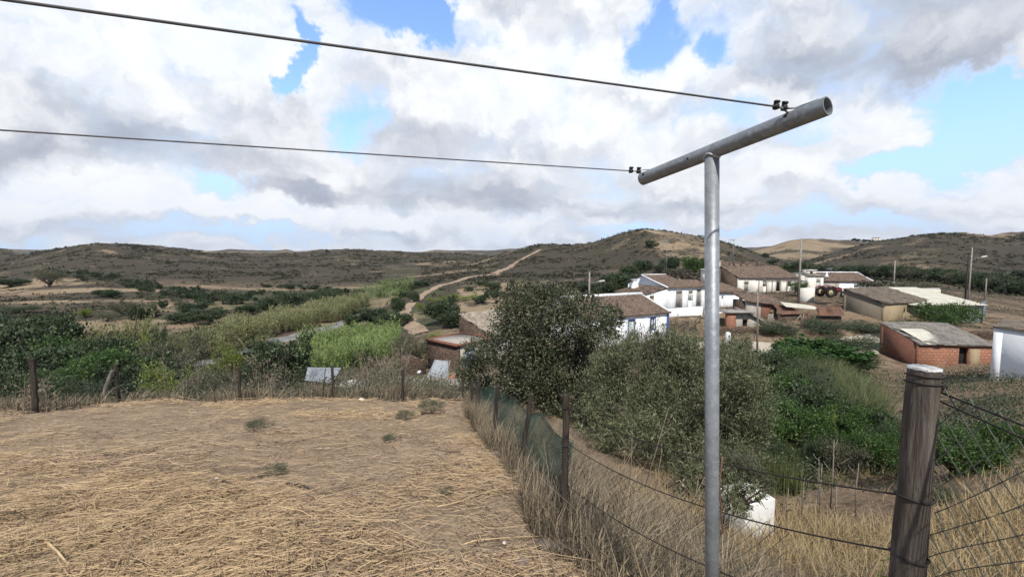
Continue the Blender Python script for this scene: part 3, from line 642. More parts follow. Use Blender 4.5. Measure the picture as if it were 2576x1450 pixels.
lobetree('olive_tree', 'young olive shoots leaning over the white cistern', 5.6, [(1842, 1225, 26), (1870, 1250, 28), (1900, 1235, 20), (1835, 1275, 26)], 1838, 23, 60, 24, .06, L_OLIVE, .012, .24, .8, .3, 26, .16, .2, 'sapling')
bigtree('grey_shrub', 1905, 7.6, .95, 1.25, 24, 200, 40, .045, L_GREY, 'dense grey green shrub right of the pole above the white cistern', 'shrub', rr=.02, lobes=9, z0=.02, spread=.13, aspect=.3)
plant_px('fig', 1705, 900, 125, 108, 'bright green fig tree behind the olive crown, beside the blue corner of the cottage', y=27)
plant_px('olivefar', 1560, 890, 80, 70, 'pale olive sapling rising before the blue framed window of the cottage', y=22)
# --- garden on the right
G = 'bushes of the garden slope'
for a in [('fig', 2095, 895, 190, 66, 33.5, 'low spreading fig hedge in front of the village road'),
          ('fig', 2005, 880, 90, 40, 35, 'small fig bush at the edge of the pale road'),
          ('bush', 2150, 865, 120, 40, 38, 'dark bush against the stone wall behind the fig hedge'),
          ('bush', 1960, 838, 90, 34, 41.3, 'dark ivy clump on the stone wall beside the white standpipe'),
          ('bush', 2080, 842, 110, 36, 41.3, 'dark green clump growing over the stone wall'),
          ('bush', 2190, 838, 90, 30, 42, 'ivy clump on the wall below the ochre house'),
          ('green', 2385, 815, 120, 74, 43.5, 'green vine covering the corner of the ochre house'),
          ('green', 2290, 818, 70, 22, 44, 'low green plant at the foot of the ochre house'),
          ('bush', 1985, 985, 130, 110, 20, 'dark bush on the slope below the woodpile'),
          ('green', 1945, 960, 130, 90, 23, 'mid green bush below the wooden pole'),
          ('bush', 2075, 960, 150, 80, 21, 'olive green bush left of the feathery weeds'),
          ('green', 2010, 1100, 170, 150, 13, 'dark leafed citrus bush with yellow green tips in the garden'),
          ('lime', 2085, 1095, 70, 110, 13.5, 'yellow green climber between two dark garden bushes'),
          ('green', 2175, 1115, 150, 105, 14, 'dark green rounded bush left of the thick wooden post'),
          ('green', 2240, 1165, 130, 105, 10.5, 'dark leafy bush touching the thick wooden post'),
          ('grey', 2150, 1180, 100, 90, 10.5, 'grey green loose shrub with thin stems in the garden'),
          ('bush', 2085, 1165, 80, 90, 11, 'thin dark bush beside the dry grass of the garden'),
          ('green', 2440, 1215, 190, 140, 8.2, 'dark green bush seen through the wire mesh on the right'),
          ('green', 2565, 1190, 110, 90, 9.0, 'dark bush at the right edge behind the wire mesh'),
          ('bush', 2420, 1310, 90, 45, 6.5, 'low green weed behind the wire mesh')]:
    k, U, Vb, wp, hp, y, lb = a; plant_px(k, U, Vb, wp, hp, lb, 'bush', 'bush', G, y=y, sink=.1)
for kd, U, y, wp, hp, lb in [('oak', 1925, 24, 110, 115, 'tall dark garden tree below the heap of cut branches'), ('green', 1995, 19, 120, 120, 'tall green garden tree below the fig hedge'), ('oak', 2050, 15.5, 130, 135, 'broad dark garden tree in the middle of the shrub mass'), ('green', 2125, 15, 120, 125, 'leafy garden tree left of the thick wooden post'), ('oak', 2205, 13.5, 120, 115, 'dark garden tree just left of the thick wooden post'), ('oak', 1900, 13, 90, 120, 'dark garden tree right behind the olive'), ('bush', 2260, 11.5, 90, 100, 'bushy garden tree half hidden by the thick wooden post')]:
    plant_px(kd, U, 0, wp, hp, lb, 'tree', 'tree', 'trees of the garden slope', y=y, sink=.15)
k_ = 0
for U, Vb, wp, hp, y, kd in [(1900, 930, 80, 60, 27, 'bush'), (1950, 900, 90, 50, 30, 'bush'), (1930, 1010, 110, 80, 17, 'green'), (2040, 930, 110, 60, 26, 'bush'), (1975, 1040, 110, 90, 15, 'bush'), (1935, 1080, 90, 90, 12.5, 'green'), (2060, 1030, 110, 80, 16, 'bush'), (2110, 1050, 110, 80, 15.5, 'green'), (2215, 1085, 110, 80, 13, 'green'),
          (2150, 1010, 120, 60, 18, 'bush'), (2100, 985, 120, 60, 20, 'bush'), (2255, 1120, 90, 80, 11.5, 'bush'), (1960, 1130, 90, 70, 11.5, 'bush'), (2120, 1130, 80, 80, 12, 'green'), (2200, 1160, 80, 60, 11, 'bush'), (2230, 1040, 80, 50, 15, 'grey'), (1890, 990, 80, 80, 17, 'green'), (2130, 905, 120, 40, 31, 'bush'), (2060, 880, 100, 36, 35.5, 'bush'), (2180, 900, 70, 30, 33, 'grey'), (2015, 900, 90, 44, 31, 'green'), (2290, 1130, 90, 80, 11, 'green'), (1870, 880, 50, 36, 36, 'grey')]:
    plant_px(kd, U, Vb, wp * 1.1, hp * (1.15 + .35 * ((U * 7) % 10) / 10), {'bush': 'dull dark bush in the unbroken mass of garden shrubs', 'green': 'greener bush in the unbroken mass of garden shrubs', 'grey': 'greyish bush in the unbroken mass of garden shrubs'}[kd], 'bush', 'bush', 'shrub mass of the garden slope', y=y, sink=.15)
# --- thicket on the left
G = 'bushes of the thicket left of the stream'
for k, U, Vt, wp, hp, y, lb in [
          ('oak', 100, 782, 130, 95, 40, 'tall rounded dark tree topping the left thicket'),
          ('oak', 40, 818, 150, 90, 36, 'dark bush at the left edge below the tallest thicket tree'),
          ('green', 165, 838, 140, 80, 34, 'dark green bush below the right side of the tallest thicket tree'),
          ('pale', 300, 800, 150, 60, 44, 'pale olive shrub above the middle of the thicket'),
          ('lime', 340, 838, 90, 40, 36, 'bright yellow green bush in the middle of the thicket'),
          ('oak', 250, 842, 120, 85, 30, 'mid green bush left of the yellow green one'),
          ('grey', 420, 838, 140, 100, 31, 'dark brown grey bush near the pebble stream bed'),
          ('oak', 60, 868, 180, 120, 24, 'wide dark bush behind the left corner fence post'),
          ('green', 200, 880, 190, 110, 22, 'wide green bush in the lower middle of the thicket'),
          ('oak', 330, 890, 160, 90, 22, 'dark rounded bush above the paired fence posts'),
          ('grey', 420, 890, 120, 80, 25, 'small grey bush beside the pebble stream bed'),
          ('lime', 410, 915, 110, 60, 17.5, 'light green bush by the fence left of the pebble bed'),
          ('grey', 500, 930, 120, 60, 17, 'grey green loose shrub behind the fence below the pebble bed'),
          ('bush', 20, 800, 120, 40, 46, 'dark bush at the left edge beside the dry field'),
          ('bush', 390, 810, 40, 30, 46, 'small dark bush on the pale shrub slope'),
          ('bush', -40, 860, 160, 130, 24, 'dark bush cut by the left edge of the view'),
          ('bush', 130, 935, 150, 80, 16, 'low dark bush just behind the left fence'),
          ('bush', 10, 920, 130, 100, 15, 'dense dark bush behind the fence at the left edge')]:
    p = onU(U, y); d = y / FPX; zt = at(U, Vt, y)[2]; plant(k, p - np.array((0, 0, .2)), wp * d * 1.1, max(zt - p[2], .8) + .2, lb, 'bush', 'bush', G)
for k, U, Vt, wp, y, lb in [('oak', 690, 838, 135, 20, 'tall dark pointed bush behind the fence near the metal roofed coop'),
          ('bush', 655, 880, 90, 19, 'dark bush leaning on the left side of the tall pointed one'),
          ('lime', 555, 868, 90, 36, 'yellow green bush beside the pebble stream bed'),
          ('pale', 490, 825, 130, 50, 'pale feathery shrub left of the pebble bed'),
          ('pale', 590, 800, 140, 56, 'pale feathery shrub between two reed banks'),
          ('pale', 420, 835, 90, 52, 'small pale feathery shrub by the thicket'),
          ('bush', 910, 872, 48, 33, 'black green bush in front of the bright reeds'),
          ('bush', 760, 842, 34, 56, 'small dark bush on the pebble bed'),
          ('grey', 1045, 850, 90, 33, 'bare greyish bush left of the stone shed'),
          ('grey', 985, 905, 90, 27, 'grey brown bush behind the rubble heap'),
          ('bush', 965, 930, 90, 24, 'dark low bush left of the rubble heap'),
          ('grey', 1010, 838, 60, 40, 'grey green bush at the end of the bright reeds'),
          ('lime', 1090, 835, 50, 46, 'light green bush above the flat roofed shed'),
          ('green', 1190, 815, 70, 42, 'green bush beyond the tiled roof left of the oak'),
          ('green', 1225, 790, 60, 48, 'dark green bush left of the oak top')]:
    p = onU(U, y); d = y / FPX; zt = at(U, Vt, y)[2]; plant(k, p - np.array((0, 0, .1)), wp * d * 1.1, max(zt - p[2], .6) + .1, lb, 'bush', 'bush')
# --- valley trees
G = 'dark trees scattered over the valley fields'
for k, U, Vb, wp, hp in [('oak', 355, 802, 58, 38), ('oak', 485, 787, 60, 30), ('oak', 465, 812, 70, 28), ('oak', 532, 814, 76, 38), ('oak', 625, 792, 52, 27), ('grey', 270, 809, 50, 25), ('lime', 215, 799, 34, 24), ('grey', 305, 795, 42, 36),
          ('oak', 262, 746, 40, 18), ('oak', 290, 747, 46, 20), ('bush', 52, 787, 68, 20), ('oak', 28, 722, 60, 22), ('grey', 125, 722, 56, 44), ('small', 410, 775, 22, 20), ('olivefar', 457, 772, 36, 20), ('small', 520, 766, 30, 18), ('oak', 582, 765, 46, 30),
          ('small', 552, 742, 20, 13), ('small', 620, 750, 26, 20), ('oak', 664, 784, 62, 38), ('oak', 729, 772, 70, 38), ('oak', 700, 778, 40, 26), ('oak', 819, 760, 60, 30), ('oak', 790, 752, 40, 22), ('oak', 884, 756, 46, 20), ('oak', 830, 742, 60, 18),
          ('oak', 905, 752, 26, 22), ('oak', 890, 822, 52, 34), ('oak', 940, 815, 66, 44), ('oak', 985, 826, 74, 42), ('oak', 1025, 812, 28, 24), ('oak', 1000, 785, 36, 34), ('oak', 1040, 761, 30, 28), ('oak', 1005, 748, 42, 18), ('oak', 957, 747, 22, 12),
          ('small', 986, 727, 18, 9), ('oak', 1020, 730, 40, 20), ('oak', 1058, 722, 40, 16), ('small', 960, 715, 22, 8), ('oak', 1111, 814, 78, 58), ('oak', 1144, 822, 66, 44), ('small', 1136, 768, 25, 24), ('lime', 1066, 790, 30, 30), ('lime', 1100, 762, 50, 18), ('lime', 1165, 755, 70, 18),
          ('small', 1206, 763, 32, 24), ('small', 1231, 752, 24, 22), ('small', 1255, 752, 30, 20), ('oak', 1240, 728, 40, 18), ('oak', 1215, 720, 30, 14), ('small', 1180, 733, 22, 12), ('small', 670, 722, 22, 9), ('small', 715, 724, 30, 10), ('small', 745, 726, 36, 12), ('small', 780, 728, 40, 14), ('small', 820, 732, 30, 12), ('small', 858, 737, 30, 12),
          ('small', 640, 740, 24, 12), ('small', 660, 738, 20, 10), ('small', 700, 742, 20, 10), ('smallgrey', 500, 745, 18, 10), ('smallgrey', 470, 742, 14, 8), ('smallgrey', 430, 738, 14, 7), ('smallgrey', 560, 752, 18, 10), ('smallgrey', 600, 738, 16, 8), ('smallgrey', 530, 738, 14, 7), ('smallgrey', 385, 760, 26, 12), ('smallgrey', 365, 775, 34, 14),
          ('smallgrey', 440, 758, 20, 10), ('smallgrey', 510, 778, 24, 13), ('small', 545, 785, 26, 14), ('smallgrey', 330, 770, 30, 12), ('smallgrey', 200, 772, 36, 12), ('smallgrey', 130, 780, 34, 10), ('smallgrey', 235, 785, 30, 14), ('oak', 1000, 765, 30, 18), ('oak', 850, 772, 26, 20), ('small', 908, 768, 24, 14)]:
    lb = {'oak': 'rounded dark tree standing among the dry valley fields', 'grey': 'grey half bare tree of the left valley', 'lime': 'light green shrub of the valley floor', 'bush': 'broad dark shrub of the left dry field', 'small': 'small dark tree dotted over the far dry fields',
          'olivefar': 'grey green olive tree of the valley orchard', 'smallgrey': 'tiny grey green orchard tree on the dry slope'}[k]
    plant_px(k, U, Vb, wp, hp, lb, 'tree', 'tree', G, ymin=40, parts=hp > 20)
rs2 = random.Random(9)
for kx in range(150):
    U = 1000 * ((kx * .618 + .13) % 1); y = 66 * (3.1 ** ((kx * .381 + .07) % 1)); x = (U - 1288) / FPX * y
    if U > 520 and y < 118: continue
    kd = rs2.choice(['small', 'small', 'smallgrey', 'smallgrey', 'lime' if y < 100 else 'small']); s_ = rs2.uniform(1.4, 3.6)
    plant(kd, on(x, y, -.1), s_ * 1.25, s_ * .75, {'small': 'low dark green bush dotted over the dry valley floor', 'smallgrey': 'low grey green bush dotted over the dry valley floor', 'lime': 'light green bush dotted over the dry valley floor'}[kd], 'bush', 'bush', 'bushes dotted over the valley floor', False)
G = 'dark trees below the central hill'
for k, U, Vb, wp, hp in [('oak', 1570, 738, 84, 54), ('oak', 1600, 728, 60, 40), ('oak', 1545, 745, 60, 36), ('oak', 1615, 694, 46, 42), ('oak', 1687, 680, 50, 36), ('green', 1747, 692, 60, 54), ('grey', 1697, 695, 52, 22), ('oak', 1660, 685, 30, 22), ('oak', 1580, 700, 50, 34), ('oak', 1530, 720, 40, 30), ('oak', 1480, 735, 60, 24), ('oak', 1520, 752, 60, 24), ('grey', 1450, 755, 60, 22), ('oak', 1770, 690, 40, 40)]:
    y = {738: 72}.get(Vb, None)
    plant_px(k, U, Vb, wp, hp, {'oak': 'dark rounded tree behind the white farmhouse', 'green': 'large green tree behind the farmhouse roof beside the pole', 'grey': 'grey green shrub behind the farmhouse roof'}[k], 'tree', 'tree', G, ymin=66)
plant_px('small', 1640, 624, 25, 20, 'single round dark tree high on the central hill', ymin=100, parts=False)
plant_px('small', 1942, 664, 24, 14, 'dark bush on the slope right of the pole', ymin=100, parts=False)
plant_px('small', 1926, 648, 14, 14, 'small dark tree on the saddle right of the pole', ymin=100, parts=False)
plant_px('small', 821, 634, 11, 7, 'lone tree on the skyline of the far middle ridge', ymin=300, parts=False)
for U in (2146, 2156, 2168, 2182, 2233): plant_px('small', U, 606 if U < 2200 else 603, 14, 7, 'tiny tree near the houses on the far skyline', 'tree', 'tree', 'trees on the far skyline', False, y=720)
G = 'trees of the dark wood below the right hills'
rr_ = random.Random(3)
wood = [(2005, 668, 60, 44), (2040, 672, 70, 36)]
for kx in range(58):
    U = 1985 + 600 * (kx * .618 % 1); y = 78 + 70 * ((kx * .381) % 1); wood.append((U, y, rr_.uniform(42, 70), rr_.uniform(26, 42)))
for U, y, wp, hp in wood[2:]:
    p = onU(U, y); d = 85 / FPX; plant('oak' if rr_.random() < .8 else 'grey', p - np.array((0, 0, .4)), wp * d * 1.1, hp * d * 1.1 + .4, 'dark round tree in the dense wood behind the village', 'tree', 'tree', G, True)
plant_px('oak', 2010, 690, 64, 52, 'tall dark tree behind the concrete utility pole', y=88)
plant_px('grey', 2315, 735, 80, 32, 'pale grey bush behind the metal shed', y=62)
plant_px('smallgrey', 2215, 728, 90, 32, 'bare grey branching tree right of the hipped white house', y=66)

# --- reeds, one mass each
def reeds(name, pts, hmin, hmax, m, label, seed, blades=21):
    rng = np.random.default_rng(seed); n = len(pts); b = MB(); x, y = pts[:, 0], pts[:, 1]; z = hgt(x, y) - .1
    H = rng.uniform(hmin, hmax, n) * (.45 + 1.0 * fbm(x / 4.5, y / 4.5, seed, 3))
    k = blades; X = np.repeat(x, k); Y = np.repeat(y, k); Z = np.repeat(z, k); HH = np.repeat(H, k); N = n * k
    a = rng.random(N) * 2 * math.pi; t0 = rng.uniform(.15, .95, N); ln = HH * rng.uniform(.11, .23, N)
    lean = np.repeat(rng.normal(size=(n, 2)) * .10, k, 0) * HH[:, None] * t0[:, None]
    p0 = np.stack([X + lean[:, 0], Y + lean[:, 1], Z + HH * t0], 1)
    d = np.stack([np.cos(a), np.sin(a), rng.uniform(.5, 1.6, N)], 1); d /= np.linalg.norm(d, axis=1)[:, None]
    p1 = p0 + d * ln[:, None] * .6; d2 = d.copy(); d2[:, 2] -= rng.uniform(.4, 1.3, N); p2 = p1 + unit(d2) * ln[:, None] * .6
    s = unit(np.cross(d, np.array((0, 0, 1.0)))) * (.030 + .016 * rng.random(N))[:, None] * np.clip(HH / 3.5, .5, 1.2)[:, None]
    v = np.stack([p0 - s * .6, p0 + s * .6, p1 + s, p1 - s, p2], 1).reshape(-1, 3); q = np.arange(N)[:, None] * 5
    b.add(v, q + np.array([[0, 1, 2, 3]])); b.f.append(q + np.array([[3, 2, 4]]))
    return tag(b.build(name, m), label, None, None, 'stuff')
def blobpts(poly, n, seed):
    rng = np.random.default_rng(seed); P_ = np.array(poly); o = []
    while len(o) < n:
        c = rng.uniform(P_.min(0), P_.max(0), (n * 2, 2)); c = c[inpoly(c[:, 0], c[:, 1], P_)]
        c = c[fbm(c[:, 0] / 3.5, c[:, 1] / 3.5, seed, 2) > .34]; o.extend(c.tolist())
    return np.array(o[:n])
def W(l): return [((U - 1288) / FPX * y, y) for U, y in l]
reeds('reeds', blobpts(W([(742, 33), (735, 46), (760, 52), (860, 58), (960, 58), (1003, 52), (990, 40), (930, 33), (830, 30)]), 1900, 1), 1.8, 3.2, L_REED, 'bright green reed bed in front of the stream, behind the metal roofed coop', 1)
reeds('reeds', blobpts(W([(535, 60), (560, 70), (640, 76), (760, 88), (880, 104), (930, 104), (915, 92), (868, 82), (760, 72), (650, 63), (560, 57)]), 2000, 2), 2.4, 3.8, L_REEDP, 'pale olive reed bank along the far side of the stream', 2)
reeds('reeds', blobpts(W([(850, 108), (880, 130), (960, 170), (1040, 175), (1046, 130), (1010, 98), (950, 95)]), 900, 3), 2.2, 3.6, L_REED, 'far reed bank beside the dirt track', 3, 9)
reeds('green_scrub', blobpts(W([(540, 92), (700, 118), (840, 150), (900, 152), (840, 118), (760, 100), (640, 84)]), 900, 6), .7, 1.7, L_REEDP, 'low pale green scrub between the reed bank and the dry fields', 6, 12)
reeds('green_crop', blobpts(W([(965, 230), (965, 300), (1050, 300), (1045, 225)]), 900, 4), 0.7, 1.3, L_REED, 'distant bright green crop at the head of the valley', 4, 8)
# --- low scrub covering the hills
n = 60000; rng = np.random.default_rng(5)
U = rng.uniform(-150, 2730, n); y = np.exp(rng.uniform(math.log(66), math.log(620), n)); x = (U - 1288) / FPX * y; z = hgt(x, y)
_, st, _, _ = attributes(x, y, U, z)
dens_ = sstep(.42, .60, fbm(x / 11, y / 13, 77, 4)) * (1 - .9 * np.clip(st * 1.6, 0, 1)) + .03
notrk = (segd(x, y, trk) > 3.0) & ~((np.abs(U - 1010) < 50) & (y > 200) & (y < 320)) & ~((U > 1400) & (y < 75)) & ~((U > 900) & (U < 1240) & (y < 95))
kp = (rng.random(n) < dens_ * np.where(U > 1400, .8, 1) * np.where((y < 200) & (U < 960), .35, 1)) & notrk; x, y, z = x[kp], y[kp], z[kp]; n = len(x)
sz = rng.uniform(.35, 1.0, n) * (1 + .8 * sstep(150, 350, y)); k = 9
idx = np.repeat(np.arange(n), k); N = n * k; off = rng.normal(size=(N, 3)) * np.array((.55, .55, .26)); off[:, 2] = np.abs(off[:, 2]) + .05
c = np.stack([x, y, z], 1)[idx] + off * sz[idx][:, None]
b = MB(); leaves(b, c, .6 * sz[idx], rng, .8, .6); tag(b.build('scrub', L_SCRUB), 'low dark scrub covering the hills and the valley edges', None, None, 'stuff')
# ------------------------------------------------------------------ buildings
def A(*p): return np.array(p, float)
def wall(parent, m, p0, p1, inn, top, openings=(), thick=.35, z0=-1.2, name='wall', label=None):
    p0, p1, inn = A(*p0), A(*p1), A(*inn); L = np.linalg.norm(p1 - p0); d = (p1 - p0) / L
    tp = np.array([(0, top), (L, top)] if np.isscalar(top) else top, float)
    xs = sorted(set([0, L] + list(tp[:, 0].clip(0, L)) + [v for o in openings for v in o[:2]])); b = MB()
    T = lambda s: float(np.interp(s, tp[:, 0], tp[:, 1]))
    for s0, s1 in zip(xs[:-1], xs[1:]):
        if s1 - s0 < 1e-4: continue
        segs = [(z0, None)]; mid = (s0 + s1) / 2
        os_ = sorted([o for o in openings if o[0] < mid < o[1]], key=lambda o: o[2]); cur = z0; segs = []
        for o in os_:
            if o[2] > cur + 1e-4: segs.append((cur, o[2]))
            cur = o[3]
        segs.append((cur, None))
        for za, zb in segs:
            h0, h1 = (T(s0), T(s1)) if zb is None else (zb, zb)
            q = []
            for t_ in (0, thick):
                for s, hz in ((s0, h0), (s1, h1)):
                    e = p0 + d * s + inn * t_; q += [(e[0], e[1], za), (e[0], e[1], max(hz, za + .01))]
            b.add(q, [(0, 2, 3, 1), (6, 4, 5, 7), (4, 0, 1, 5), (2, 6, 7, 3), (1, 3, 7, 5), (0, 4, 6, 2)])
    o = b.build(name, m, parent)
    if label: o['label'] = label
    return o
def fixture(parent, kind, p0, d, inn, s0, s1, z0, z1, m, mf=None, fw=.07, proud=.03, deep=.12, bars=0, label=None):
    """door or window set into an opening; its frame and handle are sub-parts"""
    p0, d, inn = A(*p0), A(*d), A(*inn)
    M = np.eye(4); M[:2, 0] = d; M[:2, 1] = inn; M[:2, 3] = p0
    b = MB(); b.box((s0 + .005, deep, z0), (s1 - .005, deep + .05, z1 - .005), M)
    if kind == 'door':
        nb_ = max(2, int((s1 - s0) / .2))
        for i in range(nb_): 
            a = s0 + .02 + (s1 - s0 - .04) * i / nb_; b.box((a + .01, deep - .015, z0 + .02), (a + (s1 - s0 - .04) / nb_ - .01, deep - .002, z1 - .03), M)
    o = b.build(kind, m, parent)
    if label: o['label'] = label
    if mf:
        f = MB(); f.box((s0 - fw, -proud, z0 - (fw if kind != 'door' else 0)), (s0, deep - .02, z1 + fw), M); f.box((s1, -proud, z0 - (fw if kind != 'door' else 0)), (s1 + fw, deep - .02, z1 + fw), M)
        f.box((s0 + .001, -proud + .003, z1), (s1 - .001, deep - .02, z1 + fw - .003), M)
        if kind != 'door': f.box((s0 + .001, -proud - .02, z0 - fw + .003), (s1 - .001, deep - .02, z0), M)
        f.build(kind + '_frame', mf, o)
    if bars:
        g_ = MB(); g_.box(((s0 + s1) / 2 - .025, deep - .03, z0), ((s0 + s1) / 2 + .025, deep - .003, z1), M)
        for i in range(1, bars): zz_ = z0 + (z1 - z0) * i / bars; g_.box((s0 + .01, deep - .028, zz_ - .02), (s1 - .01, deep - .004, zz_ + .02), M)
        g_.build('glazing_bars', M_WHITE, o)
    if kind == 'door':
        h = MB(); h.box((s1 - .16, deep - .07, (z0 + z1) / 2 - .02), (s1 - .06, deep - .016, (z0 + z1) / 2 + .03), M); h.build('handle', M_BLACK, o)
    return o
def sheet(a, b_, c, d_, period=.21, amp=.05, thick=.07, row=.38, step=.025, jit=.02, seed=0, sag=0.0, kind='tile', holes=0.0):
    """roof covering: ridged sheet from the eave a-b up to the ridge d-c"""
    a, b_, c, d_ = (A(*p) for p in (a, b_, c, d_)); L = np.linalg.norm(b_ - a); S = np.linalg.norm(d_ - a)
    nc = max(3, int(L / period)); per = 4; nu = nc * per + 1; nr = max(2, int(S / row)); nv = nr * 2
    u = np.linspace(0, 1, nu); v = np.repeat(np.arange(nr) / nr, 2); v[1::2] += 1 / nr - .002
    Ug, Vg = np.meshgrid(u, v, indexing='ij')
    P_ = (a[None, None] * (1 - Ug[..., None]) + b_ * Ug[..., None]) * (1 - Vg[..., None]) + (d_ * (1 - Ug[..., None]) + c * Ug[..., None]) * Vg[..., None]
    nrm = np.cross(b_ - a, d_ - a); nrm /= np.linalg.norm(nrm); nrm = nrm if nrm[2] > 0 else -nrm
    ph = (Ug * nc) % 1.0; prof = np.abs(np.sin(math.pi * (ph + .5 * (kind == 'tile')))) if kind == 'tile' else .5 + .5 * np.cos(2 * math.pi * ph)
    ci = np.minimum((Ug * nc).astype(int), nc - 1); ri = (np.arange(nv) // 2)[None] + 0 * ci
    jt = (_h(ci, ri, seed) - .5) * 2 * jit
    hh = prof * amp + jt + step * (1 - (np.arange(nv) % 2))[None] - sag * np.sin(math.pi * Ug) * np.sin(math.pi * (Vg * .8 + .1))
    hh = hh + (fbm(Ug * L * .8, Vg * S * .8, seed + 2, 3) - .5) * jit * 4
    if kind == 'tile' and jit > .01: P_ = P_ + ((_h(ci, ri, seed + 9) - .5) * .05)[..., None] * (d_ - a) / S
    top = P_ + nrm * (hh + thick)[..., None]; bot = P_ - 0 * nrm
    b = MB(); i, j = np.meshgrid(np.arange(nu - 1), np.arange(nv - 1), indexing='ij'); q = (i * nv + j).ravel()
    if holes:
        keep = ~(fbm(Ug[:-1, :-1].ravel() * L * .55, Vg[:-1, :-1].ravel() * S * .55, seed + 5, 3) < holes); q2 = q[keep]
    else: q2 = q
    b.add(top.reshape(-1, 3), np.stack([q2, q2 + nv, q2 + nv + 1, q2 + 1], 1))
    if not holes:
        ed = np.concatenate([np.arange(nu) * nv, (nu - 1) * nv + np.arange(1, nv), (np.arange(nu)[::-1][1:]) * nv + nv - 1, np.arange(nv)[::-1][1:-1]])
        tv = top.reshape(-1, 3)[ed]; bv = bot.reshape(-1, 3)[ed]; n = len(ed); k = np.arange(n)
        b.add(np.concatenate([tv, bv]), np.stack([k, n + k, n + (k + 1) % n, (k + 1) % n], 1))
        cn = [a, b_, c, d_]; b.add(cn, [(0, 3, 2, 1)])
    return b
def eave_row(parent, a, b_, m=None, period=.21, r=.085, out=(0, -1)):
    """row of mortared tile ends under the eave"""
    a, b_ = A(*a), A(*b_); L = np.linalg.norm(b_ - a); d = (b_ - a) / L; n = int(L / period); q = MB(); o = A(out[0], out[1], 0)
    for i in range(n):
        c = a + d * (i + .5) * period
        q.tube([c - o * .12, c + o * .06], [r, r], 7)
    return q.build('eave_tiles', m or M_WHITE, parent, True)
def frame_dir(a): return (math.cos(a), math.sin(a))
def house(name, label, org, ang, Wd, D, hE, hR, rp=None, hB=None, mw=None, mside=None, mroof=None, front=(), left=(), right=(), over=.22, seed=1, mode='gable', cat='house', ridge_white=False, roofkw={}, eaves=False, back_mat=None, roof=True):
    r = empty(name, org, ang, label, cat); mw = mw or M_WHITE; mside = mside or mw; mroof = mroof or M_TILE; t = .35
    rp = D / 2 if rp is None else rp; hB = hE if hB is None else hB
    wall(r, mw, (0, 0), (Wd, 0), (0, 1), hE, [f[:4] for f in front])
    if mode == 'gable': tl = [(0, hE + .0), (rp - t, hR), (D - 2 * t, hB)]
    else: tl = [(0, hE), (D - 2 * t, hR)]; hB = hR
    wall(r, mside, (0, D - t), (0, t), (1, 0), [(D - 2 * t - s, z) for s, z in tl[::-1]], [f[:4] for f in left])
    wall(r, mside, (Wd, t), (Wd, D - t), (-1, 0), tl, [f[:4] for f in right])
    wall(r, back_mat or mside, (Wd, D), (0, D), (0, -1), hB)
    if roof:
        if mode == 'gable':
            k = (hR - hE) / rp; k2 = (hR - hB) / (D - rp); o = over
            sheet((-.08, -o, hE - k * o + .02), (Wd + .08, -o, hE - k * o + .02), (Wd + .08, rp, hR + .02), (-.08, rp, hR + .02), seed=seed, **roofkw).build('roof', mroof, r)
            sheet((Wd + .08, D + o, hB - k2 * o + .02), (-.08, D + o, hB - k2 * o + .02), (-.08, rp + .003, hR + .02), (Wd + .08, rp + .003, hR + .02), seed=seed + 3, **roofkw).build('roof', mroof, r)
            q = MB(); q.tube([(-.1, rp, hR + .10)] + [(x, rp, hR + .10 + .015 * math.sin(x * 3)) for x in np.linspace(.5, Wd - .5, 12)] + [(Wd + .1, rp, hR + .10)], .12, 8)
            q.build('ridge_tiles', M_WHITE if ridge_white else mroof, r, True)
        else:
            k = (hR - hE) / D; o = over
            sheet((-.08, -o, hE - k * o + .02), (Wd + .08, -o, hE - k * o + .02), (Wd + .08, D + o, hR + k * o + .02), (-.08, D + o, hR + k * o + .02), seed=seed, **roofkw).build('roof', mroof, r)
        if eaves: eave_row(r, (-.05, -.06, hE - .03), (Wd + .05, -.06, hE - .03))
    for f in front: put(r, (0, 0), (1, 0), (0, 1), f)
    for f in left: put(r, (0, D - t), (0, -1), (1, 0), f)
    for f in right: put(r, (Wd, t), (0, 1), (-1, 0), f)
    return r
def put(r, p0, d, inn, f):
    s0, s1, z0, z1 = f[:4]; kw = dict(f[4]) if len(f) > 4 else {}
    k = kw.pop('kind', None)
    if k: fixture(r, k, p0, d, inn, s0, s1, z0, z1, **kw)
def dirang(d): return math.atan2(d[1], d[0])
BL = dict(kind='window', m=M_PANE, mf=M_BLUE, fw=.09, bars=2)

# white cottage with blue trim, nearest of the white houses
d1 = A(.893, .449); o1 = A(15.95, 42.2) - 10.4 * d1
h1 = house('white_cottage', 'low white cottage with blue window frames and brown tiled roof behind the olive trees', (o1[0], o1[1], -8.3), dirang(d1), 10.4, 8, 2.84, 4.32, rp=4.0,
           front=[(7.95, 8.55, 1.33, 2.42, dict(kind='window', m=M_PANE, mf=M_BLUE, fw=.10, bars=2)), (5.1, 5.85, .3, 2.38, dict(kind='door', m=M_SHUT, mf=M_BLUE, fw=.09)), (2.8, 3.4, 1.3, 2.4, BL)], ridge_white=True, eaves=True, seed=3)
b = MB(); b.box((10.12, -.02, -1), (10.43, -.002, 2.78)); b.build('corner_stripe', M_BLUE, h1)
b = MB(); b.box((-.08, 4.0 - .18, 4.30), (10.5, 4.16, 4.62)); b.build('parapet', M_WHITE, h1)
b = MB(); b.tube([(10.44, -.1, 2.95), (10.44, 2, 3.7), (10.44, 4, 4.42)], .09, 6); b.build('verge', M_WHITE, h1, True)

